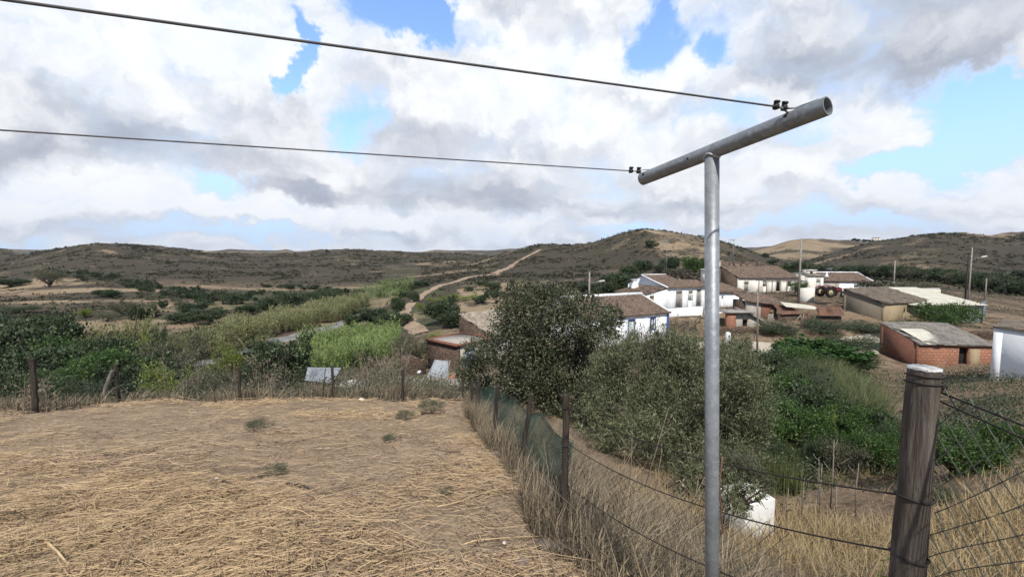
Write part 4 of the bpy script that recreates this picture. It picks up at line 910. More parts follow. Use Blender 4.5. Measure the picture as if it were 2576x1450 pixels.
# long white farmhouse above it
d2 = A(.963, .264); n2 = A(-.264, .963); o2 = A(18.7, 50.0)
def L2(s, t, z=0): e = o2 + d2 * s + n2 * t; return (e[0], e[1], z)
GD = dict(kind='door', m=M_DGREY, mf=M_GREYR, fw=.06)
h2 = house('white_farmhouse', 'long white farmhouse with partly collapsed tiled roof above the blue trimmed cottage', (18.7, 50.0, -6.0), dirang(d2), 7.3, 9, 2.55, 3.75, rp=5.5, hB=2.6, roof=False,
           front=[(1.22, 2.02, .02, 1.98, GD), (2.98, 3.52, 1.0, 1.95, dict(kind='window', m=M_SHUT, mf=M_GREYR, fw=.05)), (4.15, 4.75, .1, 2.2, dict(kind='door', m=M_DGREY, mf=M_GREYR, fw=.05))], seed=5)
k2 = 1.2 / 5.5
sheet((-.05, -.25, 2.52 - k2 * .25), (7.35, -.25, 2.52 - k2 * .25), (7.35, 2.9, 2.57 + k2 * 2.9), (-.05, 2.9, 2.57 + k2 * 2.9), seed=7).build('roof', M_TILE, h2)
sheet((-.05, 2.903, 2.57 + k2 * 2.9), (3.5, 2.903, 2.57 + k2 * 2.9), (3.9, 5.5, 3.77), (-.05, 5.5, 3.77), seed=8).build('roof', M_TILE, h2)
sheet((3.5, 2.903, 2.5 + k2 * 2.9), (7.35, 2.903, 2.5 + k2 * 2.9), (7.35, 5.5, 3.5), (3.9, 5.5, 3.7), seed=9, jit=.09, holes=.47, sag=.25).build('broken_roof', M_TILE2, h2)
sheet((3.9, 9.2, 2.6), (-.05, 9.2, 2.6), (-.05, 5.503, 3.77), (3.9, 5.503, 3.77), seed=10).build('roof', M_TILE, h2)
rng = np.random.default_rng(17); b = MB()
for i in range(26):
    s = rng.uniform(3.4, 7.6); t_ = rng.uniform(2.6, 4); b.bar((s, t_, 3.1 + k2 * (t_ - 2.6) + rng.uniform(-.1, .2)), (s + rng.uniform(-.9, .9), t_ + rng.uniform(1.5, 3), 3.4 + rng.uniform(-.2, .5)), .045, 5)
for i in range(60):
    s = rng.uniform(3.4, 7.5); t_ = rng.uniform(2.8, 6); z = 2.85 + k2 * t_ + rng.uniform(0, .25); a = rng.uniform(0, 6.28)
    b.tube([(s, t_, z), (s + .4 * math.cos(a), t_ + .4 * math.sin(a), z + rng.uniform(-.1, .15))], .085, 5)
b.build('rafters', M_WOODD, h2)
eave_row(h2, (-.05, -.05, 2.50), (7.3, -.05, 2.50))
b = MB(); b.tube([(-.12, -.2, 2.56), (-.12, 2.6, 3.16), (-.12, 5.5, 3.86), (1.5, 5.5, 3.88), (3.6, 5.5, 3.88)], .09, 6); b.build('verge', M_WHITE, h2, True)
# lean-to on the left of the farmhouse
wall(h2, M_WHITE, (-3.4, 0), (0, 0), (0, 1), [(0, 1.55), (3.4, 2.42)], [(.95, 1.55, .1, 1.55)], name='wall')
fixture(h2, 'door', (-3.4, 0), (1, 0), (0, 1), .95, 1.55, .1, 1.55, mat('ochre door', (.2, .13, .07)), M_CREAM, .05)
wall(h2, M_WHITE, (-3.4, 6), (-3.4, .35), (1, 0), 1.55, name='wall')
sheet((-3.65, 6.2, 1.55), (-3.65, -.1, 1.55), (-.003, -.1, 2.48), (-.003, 6.2, 2.48), seed=11).build('lean_to_roof', M_TILE, h2)
b = MB(); c = np.array([(-1.9, 4.6), (-.9, 4.6), (-.9, 5.3), (-1.9, 5.3)]); c2 = np.array([(-1.7, 4.7), (-1.15, 4.7), (-1.15, 5.2), (-1.7, 5.2)])
b.add([(*p, 1.6) for p in c] + [(*p, 3.1) for p in c2], [(0, 1, 5, 4), (1, 2, 6, 5), (2, 3, 7, 6), (3, 0, 4, 7), (4, 5, 6, 7)])
for x in (-1.66, -1.29): b.box((x, 4.75, 3.1), (x + .1, 5.15, 3.24))
b.box((-1.85, 4.6, 3.24), (-1.0, 5.3, 3.31)); b.build('chimney', M_WHITE, h2)
b = MB(); b.box((6.2, 1.0, 2.6), (7.1, 1.9, 4.55)); b.box((6.12, .92, 4.55), (7.18, 1.98, 4.7)); b.build('chimney', M_CREAM, h2)
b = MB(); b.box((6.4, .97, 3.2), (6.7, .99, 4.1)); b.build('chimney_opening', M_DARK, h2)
# right wing with the brown door
wing = house('white_outbuilding', 'low white outbuilding with a small brown door right of the steel pole', L2(7.32, .05, -6.04), dirang(d2), 4.4, 5.5, 1.78, 2.55, rp=4.2, hB=1.9, mside=M_CREAM,
             front=[(3.2, 3.85, .02, 1.42, dict(kind='door', m=M_DBROWN, mf=M_WHITE, fw=.04)), (.55, .8, 1.1, 1.4, dict(kind='window', m=M_DARK, mf=M_WHITE, fw=.03))], seed=21, roofkw=dict(jit=.035))
# terraces and ramp in front of the farmhouse
def block(name, label, cat, pts, z0, z1, m, group=None):
    p = np.array(pts, float); c = p.mean(0); n = len(p); z1 = np.broadcast_to(z1, (n,))
    b = MB(); b.addl([(x - c[0], y - c[1], 0) for x, y in p] + [(x - c[0], y - c[1], h - z0) for (x, y), h in zip(p, z1)], [tuple(range(n))[::-1], tuple(range(n, 2 * n))] + [(i, (i + 1) % n, n + (i + 1) % n, n + i) for i in range(n)])
    return tag(b.build(name, m, None, False, (c[0], c[1], z0)), label, cat, group)
def X(U, y): return (U - 1288) / FPX * y
block('terrace_wall', 'white terrace wall below the grey farmhouse door', 'wall', [(X(1677, 47.3), 47.3), (X(1768, 47.8), 47.8), (X(1772, 48.2), 48.2), (X(1677, 47.7), 47.7)], -8, [-5.75, -5.5, -5.5, -5.75], M_WHITE)
0 and block('ramp_wall', 'white stepped wall between the cottage and the terrace', 'wall', [(X(1680, 44.5), 44.5), (X(1722, 45), 45), (X(1722, 45.4), 45.4), (X(1680, 44.9), 44.9)], -8.6, [-6.15, -6.5, -6.5, -6.15], M_WHITE)
block('terrace_wall', 'long white yard wall below the outbuilding with the brown door', 'wall', [(X(1775, 48.2), 48.2), (X(1880, 50.2), 50.2), (X(1880, 50.5), 50.5), (X(1775, 48.5), 48.5)], -8, [-6.0, -6.1, -6.1, -6.0], M_WHITE)
block('ramp', 'pale earth ramp climbing to the farmhouse terrace', 'ramp', [(X(1735, 42.6), 42.6), (X(1800, 43.2), 43.2), (X(1800, 47.5), 47.5), (X(1722, 47), 47)], -9.5, [-8.0, -7.9, -6.7, -6.7], M_ROAD)
block('garden_wall', 'low white garden wall at the blue corner of the cottage', 'wall', [(X(1690, 42.3), 42.3), (X(1712, 42.6), 42.6), (X(1712, 42.9), 42.9), (X(1690, 42.6), 42.6)], -9.5, -7.9, M_WHITE)
for k, (u0, u1, y0, y1, lb) in enumerate([(1742, 1765, 42.8, 45, 'thin metal handrail on the upper side of the ramp'), (1712, 1735, 42.6, 44, 'thin metal handrail beside the garden wall')]):
    a_, b_ = A(X(u0, y0), y0), A(X(u1, y1), y1); r = empty('handrail', (a_[0], a_[1], -8.0), 0, lb, 'handrail'); dd = b_ - a_; q = MB(); q.bar((0, 0, .95), (dd[0], dd[1], 1.9 - .55 * k), .03); q.bar((0, 0, .5), (dd[0], dd[1], 1.45 - .55 * k), .02); q.build('rail', M_BLACK, r)
    for t_ in (0, .5, 1): q = MB(); q.bar((dd[0] * t_, dd[1] * t_, -.5), (dd[0] * t_, dd[1] * t_, .95 + (.95 - .55 * k) * t_), .025); q.build('post', M_BLACK, r)

# cream house higher up
h3 = house('cream_house', 'weathered cream house with wide brown tiled roof and dark doorways, up the slope', (35.4, 65.2, -5.15), .03, 9.6, 8.5, 2.12, 3.68, rp=5.2, hB=2.1, mw=M_CREAM, mside=M_EARTH,
           front=[(.95, 1.65, .05, 1.3, dict(kind='door', m=M_DGREY, mf=None)), (4.0, 4.5, .9, 1.75, dict(kind='window', m=M_PANE, mf=M_GREYR, fw=.05, bars=2)), (6.1, 6.7, .02, 1.85, dict(kind='door', m=M_DARK, mf=M_GREYR, fw=.06)), (7.9, 8.4, .9, 1.7, dict(kind='window', m=M_DARK, mf=M_GREYR, fw=.05))], seed=31, roofkw=dict(jit=.03))
h3b = house('ruined_house', 'ruined house with sagging broken tiled roof behind the cream house', (38.5, 75.5, -4.6), .02, 9, 7, 2.3, 3.75, rp=3.6, mw=M_EARTH, seed=33, roofkw=dict(jit=.12, sag=.3))
b = MB(); rng = np.random.default_rng(3)
for i in range(18): s = rng.uniform(.5, 8.5); t_ = rng.uniform(.2, 2.5); b.bar((s, t_, 2.6 + .4 * t_), (s + rng.uniform(-1.2, 1.2), t_ + 1.4, 3.3 + .25 * t_ + rng.uniform(-.2, .35)), .06, 5)
b.build('rafters', M_WOODD, h3b)
b = MB(); b.box((-.1, 6.5, 3.2), (.55, 7.1, 4.6)); b.box((-.18, 6.42, 4.6), (.63, 7.18, 4.7)); b.build('chimney', M_CREAM, h3)
# white house with hipped looking roof on the right
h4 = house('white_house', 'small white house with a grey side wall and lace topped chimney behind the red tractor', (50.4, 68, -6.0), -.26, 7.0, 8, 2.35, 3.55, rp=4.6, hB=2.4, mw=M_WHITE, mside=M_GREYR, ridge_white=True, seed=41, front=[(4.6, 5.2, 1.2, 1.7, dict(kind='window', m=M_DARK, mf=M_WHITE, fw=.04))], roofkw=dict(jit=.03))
b = MB(); b.tube([(0, 0, 2.0), (0, 0, 3.0), (0, 0, 3.02), (0, 0, 3.2), (0, 0, 3.22), (0, 0, 3.55), (0, 0, 3.85)], [.22, .2, .3, .3, .17, .14, .03], 8); o = b.build('chimney', M_WHITE, h4, True); o.location = (.9, .35, 0)
b = MB(); b.box((-.003, -.014, -.5), (2.6, -.002, 2.3)); b.build('grey_wall_panel', M_GREYR, h4)
b = MB(); b.tube([(7.1, -.2, 2.45), (7.1, 2.4, 3.05), (7.1, 4.6, 3.66)], .1, 6); b.build('verge', M_WHITE, h4, True)
h4b = house('white_annexe', 'narrow white annexe with a flat cap behind the concrete utility pole', (45.6, 64.5, -5.4), 0, 2.6, 3.5, 2.75, 2.95, mode='shed', mw=M_CREAM, mroof=M_CONC, roofkw=dict(amp=.0, step=0, jit=.002), front=[(1.5, 2.1, .05, 1.9, dict(kind='door', m=M_SHUT, mf=M_GREYR, fw=.05))], seed=43)
b = MB(); b.box((.2, .3, 2.9), (1.6, 1.5, 3.55)); b.box((.1, .2, 3.55), (1.7, 1.6, 3.68)); b.build('water_tank_housing', M_CREAM, h4b)
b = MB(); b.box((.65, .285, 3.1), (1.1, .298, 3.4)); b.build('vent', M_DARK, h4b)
r = empty('pergola', (X(1930, 61.5), 61.5, -5.2), .05, 'grey wooden pergola before the cream house', 'pergola')
for x in (0, 2.1, 4.4):
    q = MB(); q.bar((x, 0, -.6), (x, 0, 1.75), .07); q.build('post', M_WOODG, r); q = MB(); q.bar((x, 1.8, -.6), (x, 1.8, 1.85), .07); q.build('post', M_WOODG, r)
q = MB(); q.bar((-.6, 0, 1.8), (6.2, 0, 1.84), .05); q.bar((-.6, 1.8, 1.9), (6.2, 1.8, 1.92), .05); q.build('beam', M_WOODG, r)
q = MB(); [q.bar((x, -.3, 1.9), (x, 2.2, 1.97), .03) for x in np.linspace(-.4, 6, 12)]; q.build('slats', M_WOODG, r)
plant('green', np.array((X(2010, 60), 60, -5.3)), 2.6, 2.3, 'leafy vine clinging to the pergola and the concrete pole', 'vine', 'vine')
block('yard_wall', 'low flaking white yard wall in front of the pergola', 'wall', [(X(2013, 56), 56), (X(2051, 55), 55), (X(2052, 55.4), 55.4), (X(2014, 56.4), 56.4)], -7, [-3.95, -3.85, -3.85, -3.95], M_CREAM)

# ochre shed
d5 = A(.944, .33); h5 = house('ochre_house', 'ochre rendered house with blank walls and a mossy grey tiled lean roof', (41.4, 46, -7.4), dirang(d5), 7.8, 4.4, 2.4, 3.7, mode='shed', mw=M_OCHRE, mside=M_SHADEDR, mroof=M_TILE2, seed=51, roofkw=dict(jit=.05, sag=.05), front=[(3.2, 3.5, 1.2, 1.45)], over=.15)
# metal sheds
h6 = empty('metal_shed', (47.6, 47, -7.2), 0, 'corrugated metal shed with a long pale roof at the right', 'shed')
def corr(parent, a, b_, c, d_, m, name, period=.16, amp=.03): return sheet(a, b_, c, d_, period=period, amp=amp, thick=.02, row=2.2, step=.0, jit=.006, kind='corr').build(name, m, parent)
def corrwall(parent, p0, p1, z0, z1, m, name='wall', n=9):
    p0, p1 = A(*p0), A(*p1); L = np.linalg.norm(p1 - p0); b = MB(); nz = 60; z = np.linspace(z0, z1, nz); w_ = .025 * np.sin(z * 2 * math.pi / .16); dd = (p1 - p0) / L; nn = A(dd[1], -dd[0])
    v = []; 
    for e in (p0, p1): v += [(e[0] + nn[0] * k, e[1] + nn[1] * k, zz_) for k, zz_ in zip(w_, z)]
    for e in (p0, p1): v += [(e[0] - nn[0] * .06, e[1] - nn[1] * .06, zz_) for zz_ in z]
    f = [(k, nz + k, nz + k + 1, k + 1) for k in range(nz - 1)] + [(2 * nz + k + 1, 3 * nz + k + 1, 3 * nz + k, 2 * nz + k) for k in range(nz - 1)]
    f += [(k, k + 1, 2 * nz + k + 1, 2 * nz + k) for k in range(nz - 1)] + [(nz + k + 1, nz + k, 3 * nz + k, 3 * nz + k + 1) for k in range(nz - 1)]
    b.addl(v, f); return b.build(name, m, parent, True)
corrwall(h6, (0, 0), (5.6, 0), -1.0, 1.9, M_GALV); corrwall(h6, (5.6, .05), (9.6, 3.0), -1.0, 2.3, M_GALV)
corr(h6, (-2.6, -.3, 1.95), (6.0, -.3, 1.95), (5.2, 7.5, 3.45), (-3.6, 7.5, 3.45), M_PANEL, 'roof')
for x in (-.1, 5.6): q = MB(); q.bar((x, -.12, -1), (x, -.12, 1.95), .06); q.build('post', M_WOODD, h6)
block('pale_roof_slab', 'pale flat roof slab behind the ochre house', 'roof', [(X(2258, 53), 53), (X(2370, 54), 54), (X(2365, 58), 58), (X(2250, 57), 57)], -6.9, -4.05, M_PANEL)
# brick shed
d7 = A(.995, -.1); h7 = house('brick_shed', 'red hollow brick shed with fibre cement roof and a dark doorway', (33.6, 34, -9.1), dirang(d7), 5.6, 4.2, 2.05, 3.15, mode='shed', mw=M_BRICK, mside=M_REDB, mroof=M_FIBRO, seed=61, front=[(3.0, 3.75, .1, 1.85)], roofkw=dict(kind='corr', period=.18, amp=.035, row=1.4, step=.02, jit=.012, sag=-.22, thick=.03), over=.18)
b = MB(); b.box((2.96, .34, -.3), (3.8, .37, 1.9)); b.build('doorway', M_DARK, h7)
b = MB(); b.box((3.8, -.018, -.6), (4.55, -.003, 1.75)); b.build('render_patch', M_OCHRE, h7)
sheet((.5, -.22, 2.08), (2.6, -.22, 2.08), (1.95, 2.3, 2.98), (.15, 2.3, 2.98), period=.5, amp=.0, thick=.03, row=3, step=0, jit=.004, kind='corr').build('roof_panel', M_PANEL, h7)
b = MB(); q = np.random.default_rng(4)
for i in range(9): x = q.uniform(-.2, 1.2); b.box((x, -.3 + i * .4, 2.12 + i * .105), (x + .5, .1 + i * .4, 2.2 + i * .105))
b.build('roof_fragments', M_FIBRO, h7)
# white wall at the right edge
h8 = house('white_barn', 'plain white building with cracked plaster cut by the right edge of the photo', (31.5, 18.9, -6.9), R(35), 5, 6.2, 2.35, 2.9, mode='shed', mw=M_WHITE, mroof=M_TILE2, seed=71, roofkw=dict(jit=.03), over=.05)
# stone shed with flat roof and pale tiled part
an = math.atan2(-2.2, 2.54); r = h11 = empty('stone_shed', (-6.6, 32.2, -8.75), an, 'stone shed with brick edged flat roof and pale blue door beside the dark oak', 'shed')
# local x along the stone wall, local y away from the camera to the right
wall(r, M_STONE, (0, 0), (3.4, 0), (0, 1), 2.36); wall(r, M_GREYR, (3.4, .35), (3.4, 9), (-1, 0), 2.36, [(.45, 1.4, .1, 2.0)]); wall(r, M_STONE, (0, 3.6), (0, .35), (1, 0), 2.36); wall(r, M_STONE, (3.05, 3.6), (0, 3.6), (0, -1), 2.36)
fixture(r, 'door', (3.4, .35), (0, 1), (-1, 0), .45, 1.4, .1, 2.0, M_LBLUE, M_GREYR, .05)
b = MB(); b.box((.02, .02, 2.37), (3.38, 3.5, 2.47)); b.build('flat_roof', M_GREYR, r)
b = MB(); b.box((-.12, -.14, 2.362), (3.52, .1, 2.56)); b.box((-.12, .101, 2.363), (.1, 3.7, 2.55)); b.box((3.28, .102, 2.364), (3.53, 3.7, 2.5)); b.box((-.1, 3.5, 2.48), (3.5, 3.72, 2.57)); b.build('brick_edging', M_REDB, r)
sheet((3.7, 3.75, 2.42), (3.7, 9.2, 2.42), (-.6, 9.2, 3.95), (-.6, 3.75, 3.95), seed=75, jit=.04).build('roof', M_TILEP, r)
wall(r, M_STONE, (-.5, 3.75), (3.4, 3.75), (0, 1), [(0, 3.9), (3.9, 2.46)], thick=.3)

# shanty of brick and rusty sheets under the pole
r = empty('shanty', (X(1932, 45), 45, -7.1), .02, 'tumbledown shanty of bricks, planks and rusty corrugated sheets below the utility pole', 'shed')
wall(r, M_GREYR, (-1.2, 1.6), (.4, 1.6), (0, 1), 2.3); wall(r, M_REDB, (.4, 1.6), (2.2, 1.6), (0, 1), [(0, 2.3), (1.8, 1.9)], [(1.1, 1.7, -.2, 1.4)]); wall(r, M_STONE, (-1.2, 4.5), (-1.2, 1.95), (1, 0), 2.3)
sheet((-1.4, 1.3, 2.35), (2.6, 1.3, 1.85), (3.2, 4.6, 2.7), (-1.5, 4.6, 3.0), seed=81, jit=.06).build('roof', M_TILE, r)
wall(r, M_STONE, (1.2, -.4), (3.4, -.4), (0, 1), 1.1); wall(r, M_RUST, (3.4, -.45), (4.6, -.45), (0, 1), 1.0, thick=.2); wall(r, M_STONE, (4.6, -.4), (8.0, -.4), (0, 1), .9)
corr(r, (1.3, -.6, 1.1), (3.5, -.6, 1.2), (3.2, 1.6, 2.0), (1.6, 1.6, 2.05), M_RUST, 'rusty_sheet', .2); corr(r, (5.2, -.7, 1.0), (8.0, -.75, 1.05), (8.0, -.2, 1.9), (5.3, -.2, 1.95), M_RUST, 'rusty_sheet', .2)
corr(r, (2.0, -.2, 1.9), (6.2, -.3, 1.5), (5.6, .9, 1.9), (2.1, 1.0, 2.3), M_PANEL, 'pale_sheet', .2); corr(r, (4.8, .2, 1.6), (7.2, .2, 1.4), (6.6, 1.6, 1.9), (4.2, 1.6, 2.0), M_RUST, 'rusty_sheet', .2)
q = MB(); q.box((-.1, -.5, -.4), (.5, -.44, 1.2)); q.build('plank_door', M_WOODG, r)
q = MB(); q.bar((2.0, -1.0, -.3), (3.3, -.6, 1.0), .05); q.bar((3.2, -.8, -.3), (3.8, -.5, 1.2), .05); q.bar((3.5, -.9, -.3), (3.4, -.5, 1.1), .05); q.build('props', M_WOODG, r)
q = MB(); q.box((4.2, -.52, -.6), (4.45, -.42, 1.45)); q.build('rusty_post', M_RUST, r)
# coop with slab roof by the road
r = empty('stone_coop', (X(1812, 43.6), 43.6, -7.6), .05, 'low coop with brick pier, dark opening and slab roof beside the steel pole', 'coop')
wall(r, M_BRICK, (.8, -.3), (1.7, -.3), (0, 1), 1.9, thick=.5); wall(r, M_GREYR, (1.7, 0), (3.2, 0), (0, 1), 1.8, [(.9, 1.5, .25, 1.15)]); wall(r, M_GREYR, (3.2, 0), (4.9, 0), (0, 1), [(0, 1.7), (1.7, .7)], thick=.4)
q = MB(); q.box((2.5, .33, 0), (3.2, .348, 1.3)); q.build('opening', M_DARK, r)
q = MB(); q.box((.6, -.5, 1.92), (3.6, 2.4, 2.06)); q.build('slab_roof', M_CONC, r); sheet((3.0, -.3, 1.9), (5.2, -.3, .75), (5.0, 2.2, 1.0), (2.9, 2.2, 2.2), period=.25, seed=83, jit=.05).build('fallen_roof', M_GREYR, r)
q = MB(); q.box((.6, -1.2, -.6), (5.6, -.72, .08)); q.build('plinth', M_CREAM, r)
# retaining wall of dry stone along the road
def stone_wall(name, label, pts, h, m=None, thick=.5, seed=1):
    pts = np.array(pts, float); d = np.concatenate([[0], np.cumsum(np.hypot(*np.diff(pts[:, :2], axis=0).T))]); n = int(d[-1] / .25); s = np.linspace(0, d[-1], n)
    x, y = np.interp(s, d, pts[:, 0]), np.interp(s, d, pts[:, 1]); z0 = hgt(x, y) - .5; zt = np.interp(s, d, pts[:, 2]) + (fbm(s * 1.3, s * 0, seed, 3) - .5) * .55; nz = 8; b = MB(); v = []
    tx, ty = np.gradient(x), np.gradient(y); L = np.hypot(tx, ty); nx, ny = -ty / L, tx / L
    for side in (0, 1):
        for k in range(nz): f = k / (nz - 1); bulge = (fbm(s * 2.4, np.full(n, f * 4), seed + 3 + side, 3) - .5) * .28; o_ = (thick if side else 0) + (-bulge if not side else bulge); v.append(np.stack([x + nx * o_, y + ny * o_, z0 + (zt - z0) * f], 1))
    v = np.array(v); i, j = np.meshgrid(np.arange(nz - 1), np.arange(n - 1), indexing='ij'); q = (i * n + j).ravel(); F = [np.stack([q, q + 1, q + n + 1, q + n], 1), np.stack([q, q + n, q + n + 1, q + 1], 1) + nz * n]
    k = np.arange(n - 1); F.append(np.stack([(nz - 1) * n + k, (nz - 1) * n + k + 1, (2 * nz - 1) * n + k + 1, (2 * nz - 1) * n + k], 1)); e = np.arange(nz - 1) * n; F.append(np.stack([e, e + n, e + n + nz * n, e + nz * n], 1)); e = e + n - 1; F.append(np.stack([e + n, e, e + nz * n, e + n + nz * n], 1))
    b.add(v.reshape(-1, 3), np.concatenate(F)); return tag(b.build(name, m or M_STONE), label, 'wall')
stone_wall('stone_wall', 'dry stone retaining wall along the upper side of the village road', [(X(1815, 41.6), 41.6, -7.0), (X(1900, 41.8), 41.8, -7.05), (X(2000, 42), 42, -6.9), (X(2100, 42.5), 42.5, -7.0), (X(2200, 43.5), 43.5, -7.2), (X(2290, 44), 44, -7.3)], 1.5)
stone_wall('stone_wall', 'rough stone wall behind the brick shed', [(X(2330, 42), 42, -7.3), (X(2430, 41), 41, -7.2), (X(2560, 40), 40, -7.2)], 1.5, seed=6)
stone_wall('rubble_wall', 'collapsed stone rubble wall before the stone shed', [(X(1008, 27), 27, -6.55), (X(1045, 27.4), 27.4, -6.4), (X(1070, 28), 28, -6.9)], 1.0, seed=9, thick=.9)
# rocks helper
def rock(name, loc, r, label, cat='stone', m=None, seed=0, group=None, sq=(1, 1, .7)):
    rng = np.random.default_rng(seed); import bmesh
    bm_ = bmesh.new(); bmesh.ops.create_icosphere(bm_, subdivisions=3, radius=1)
    P_ = np.array([v.co[:] for v in bm_.verts]); k = rng.normal(size=(7, 3)); k /= np.linalg.norm(k, axis=1)[:, None]; t = rng.uniform(.6, .9, 7)
    for a, b_ in zip(k, t): dd = P_ @ a; P_ = P_ - np.clip(dd - b_, 0, None)[:, None] * a * .9
    P_ *= (1 + (fbm(P_[:, 0] * 3 + 9, P_[:, 1] * 3 + P_[:, 2] * 2 + 5, seed, 3) - .5) * .25)[:, None] * np.array(sq) * r
    for v, p in zip(bm_.verts, P_): v.co = p
    me = bpy.data.meshes.new(name); bm_.to_mesh(me); bm_.free(); o = link(name, me, m or M_ROCK, None, loc); o.rotation_euler = (0, 0, rng.uniform(0, 6)); me.polygons.foreach_set('use_smooth', np.ones(len(me.polygons), bool)); return tag(o, label, cat, group)
# standpipe
r = empty('standpipe', tuple(onU(1837, 39.6, -.05)), .1, 'white concrete standpipe with a rounded top beside the road', 'fountain')
b = MB(); s = [(-.17, 0), (.17, 0), (.16, .75), (.11, .92), (0, .99), (-.11, .92), (-.16, .75)]; n = len(s)
b.addl([(x, -.12, z) for x, z in s] + [(x, .12, z) for x, z in s], [tuple(range(n)), tuple(range(n, 2 * n))[::-1]] + [(i, n + i, n + (i + 1) % n, (i + 1) % n) for i in range(n)]); o = b.build('pillar', M_WHITE, r)
b = MB(); b.box((-.4, -.6, -.1), (.6, .13, .14)); b.build('basin', M_CREAM, r); b = MB(); b.tube([(0, -.12, .72), (0, -.22, .74), (0, -.25, .66)], .025, 6); b.build('spout', M_BLACK, r)
r.scale = (1.25, 1.25, 1.15)
# woodpile
p = onU(1876, 34, 0); b = MB(); rng = np.random.default_rng(8)
for i in range(230):
    a = rng.uniform(0, 6.28); rr = rng.uniform(0, .85) ; c = A(rr * math.cos(rng.uniform(0, 6.28)), rr * math.sin(rng.uniform(0, 6.28)), rng.uniform(0, 1.25) * (1 - rr * .75)); l = rng.uniform(.35, .75); e = A(math.cos(a), math.sin(a), rng.uniform(-.3, .45)) * l
    b.tube([c - e, c + e * .1 + rng.normal(size=3) * .05, c + e], [.035, .03, .015], 4)
tag(b.build('brushwood_heap', mat('brushwood', (.12, .085, .065), (.06, .045, .038), 5, .9), None, False, p), 'heap of dark cut branches beside the wooden pole below the road', 'woodpile')
rng = np.random.default_rng(12)

# ------------------------------------------------------------------ poles, antennas, wires
def pole(name, U, y, Vt, r0, m, label, lamp=0, cat='pole', sides=8, lean=(0, 0), arm=0):
    p = onU(U, y); h = at(U, Vt, y)[2] - p[2]; r = empty(name, p, 0, label, cat); b = MB(); b.tube([(0, 0, -.5), (lean[0] * .5, 0, h * .5), (lean[0], lean[1], h)], [r0, r0 * .85, r0 * .65], sides); b.build('shaft', m, r, sides > 4)
    if lamp:
        b = MB(); b.tube([(lean[0], 0, h * .80), (.45, -.1, h * .835), (1.1, -.2, h * .85)], [.03, .03, .03], 6); o = b.build('lamp_arm', M_GALV, r)
        b = MB(); b.tube([(.95, -.18, h * .847), (1.1, -.2, h * .85), (1.5, -.28, h * .862), (1.62, -.3, h * .862)], [.05, .12, .10, .04], 8); b.build('lamp_head', M_PANEL, r, True)
    if arm: b = MB(); b.box((-.5 + lean[0], -.05, h - .45), (.5 + lean[0], .05, h - .35)); [b.tube([(x + lean[0], 0, h - .35), (x + lean[0], 0, h - .2)], .04, 6) for x in (-.4, .4)]; b.build('crossarm', M_WOODG, r)
    return r
pole('utility_pole', 2012, 54, 598, .17, M_CONC, 'tall square concrete utility pole in the middle of the village', sides=4)
pole('street_lamp', 1483, 44.5, 684, .13, M_CONC, 'concrete lamp post behind the dark oak', lamp=1, sides=4)
pole('street_lamp', 2441, 52, 622, .13, M_CONC, 'tall concrete lamp post at the right with its lamp arm to the right', lamp=1, sides=4)
pole('utility_pole', 2250, 64, 655, .14, M_CONC, 'thin concrete pole before the dark wood right of the hipped white house', sides=4)
pole('utility_pole', 2483, 60, 700, .10, M_WOODG, 'thin wooden pole right of the tall lamp post')
pole('utility_pole', 1914, 35.5, 727, .09, M_WOODG, 'slim leaning wooden pole with a short crossbar by the heap of branches', lean=(-.22, 0), arm=1)
pole('utility_pole', 2433, 52.5, 640, .10, M_WOODD, 'dark wooden pole close behind the tall lamp post')
def antenna(U, y, Vb, Vt, label, flip=1):
    zb = at(U, Vb, y)[2]; zt = at(U, Vt, y)[2]; h = zt - zb; r = empty('television_antenna', (X(U, y), y, zb), .4, label, 'antenna'); b = MB(); b.bar((0, 0, 0), (0, 0, h), .03, 5); b.build('mast', M_GALV, r)
    b = MB(); b.bar((-1.0 * flip, 0, h - .25), (.25 * flip, 0, h - .1), .022, 4); [b.bar((x * flip, -.35, h - .1 - (.25 - x) * .12), (x * flip, .35, h - .1 - (.25 - x) * .12), .013, 4) for x in np.linspace(-1, .2, 8)]; [b.bar((.1 * flip, 0, h - .25), (-.9 * flip, .1, h - .25 + s), .013, 4) for s in (-.25, .1, .3)]; b.build('elements', M_GALV, r)
antenna(1676, 55.5, 690, 603, 'television antenna on a tall mast over the farmhouse ridge')
antenna(1843, 70, 668, 601, 'thin antenna mast over the cream house roof right of the pole')
antenna(2090, 66, 690, 672, 'short aerial on the white annexe roof')
def wire(name, a, b_, sag, r, m, label, cat='cable', n=24, group=None):
    a, b_ = A(*a), A(*b_); t = np.linspace(0, 1, n); p = a[None] * (1 - t)[:, None] + b_[None] * t[:, None]; p[:, 2] -= sag * 4 * t * (1 - t)
    q = MB(); q.tube(p - a, r, 6); return tag(q.build(name, m, None, True, a), label, cat, group)
wire('overhead_cable', at(1914, 731, 35.5), L2(.2, -.3, -4.0), .5, .012, M_BLACK, 'sagging cable from the slim wooden pole to the farmhouse front')
wire('overhead_cable', at(2012, 606, 54), at(2441, 640, 52), .6, .012, M_BLACK, 'overhead cable between the tall concrete pole and the lamp post')
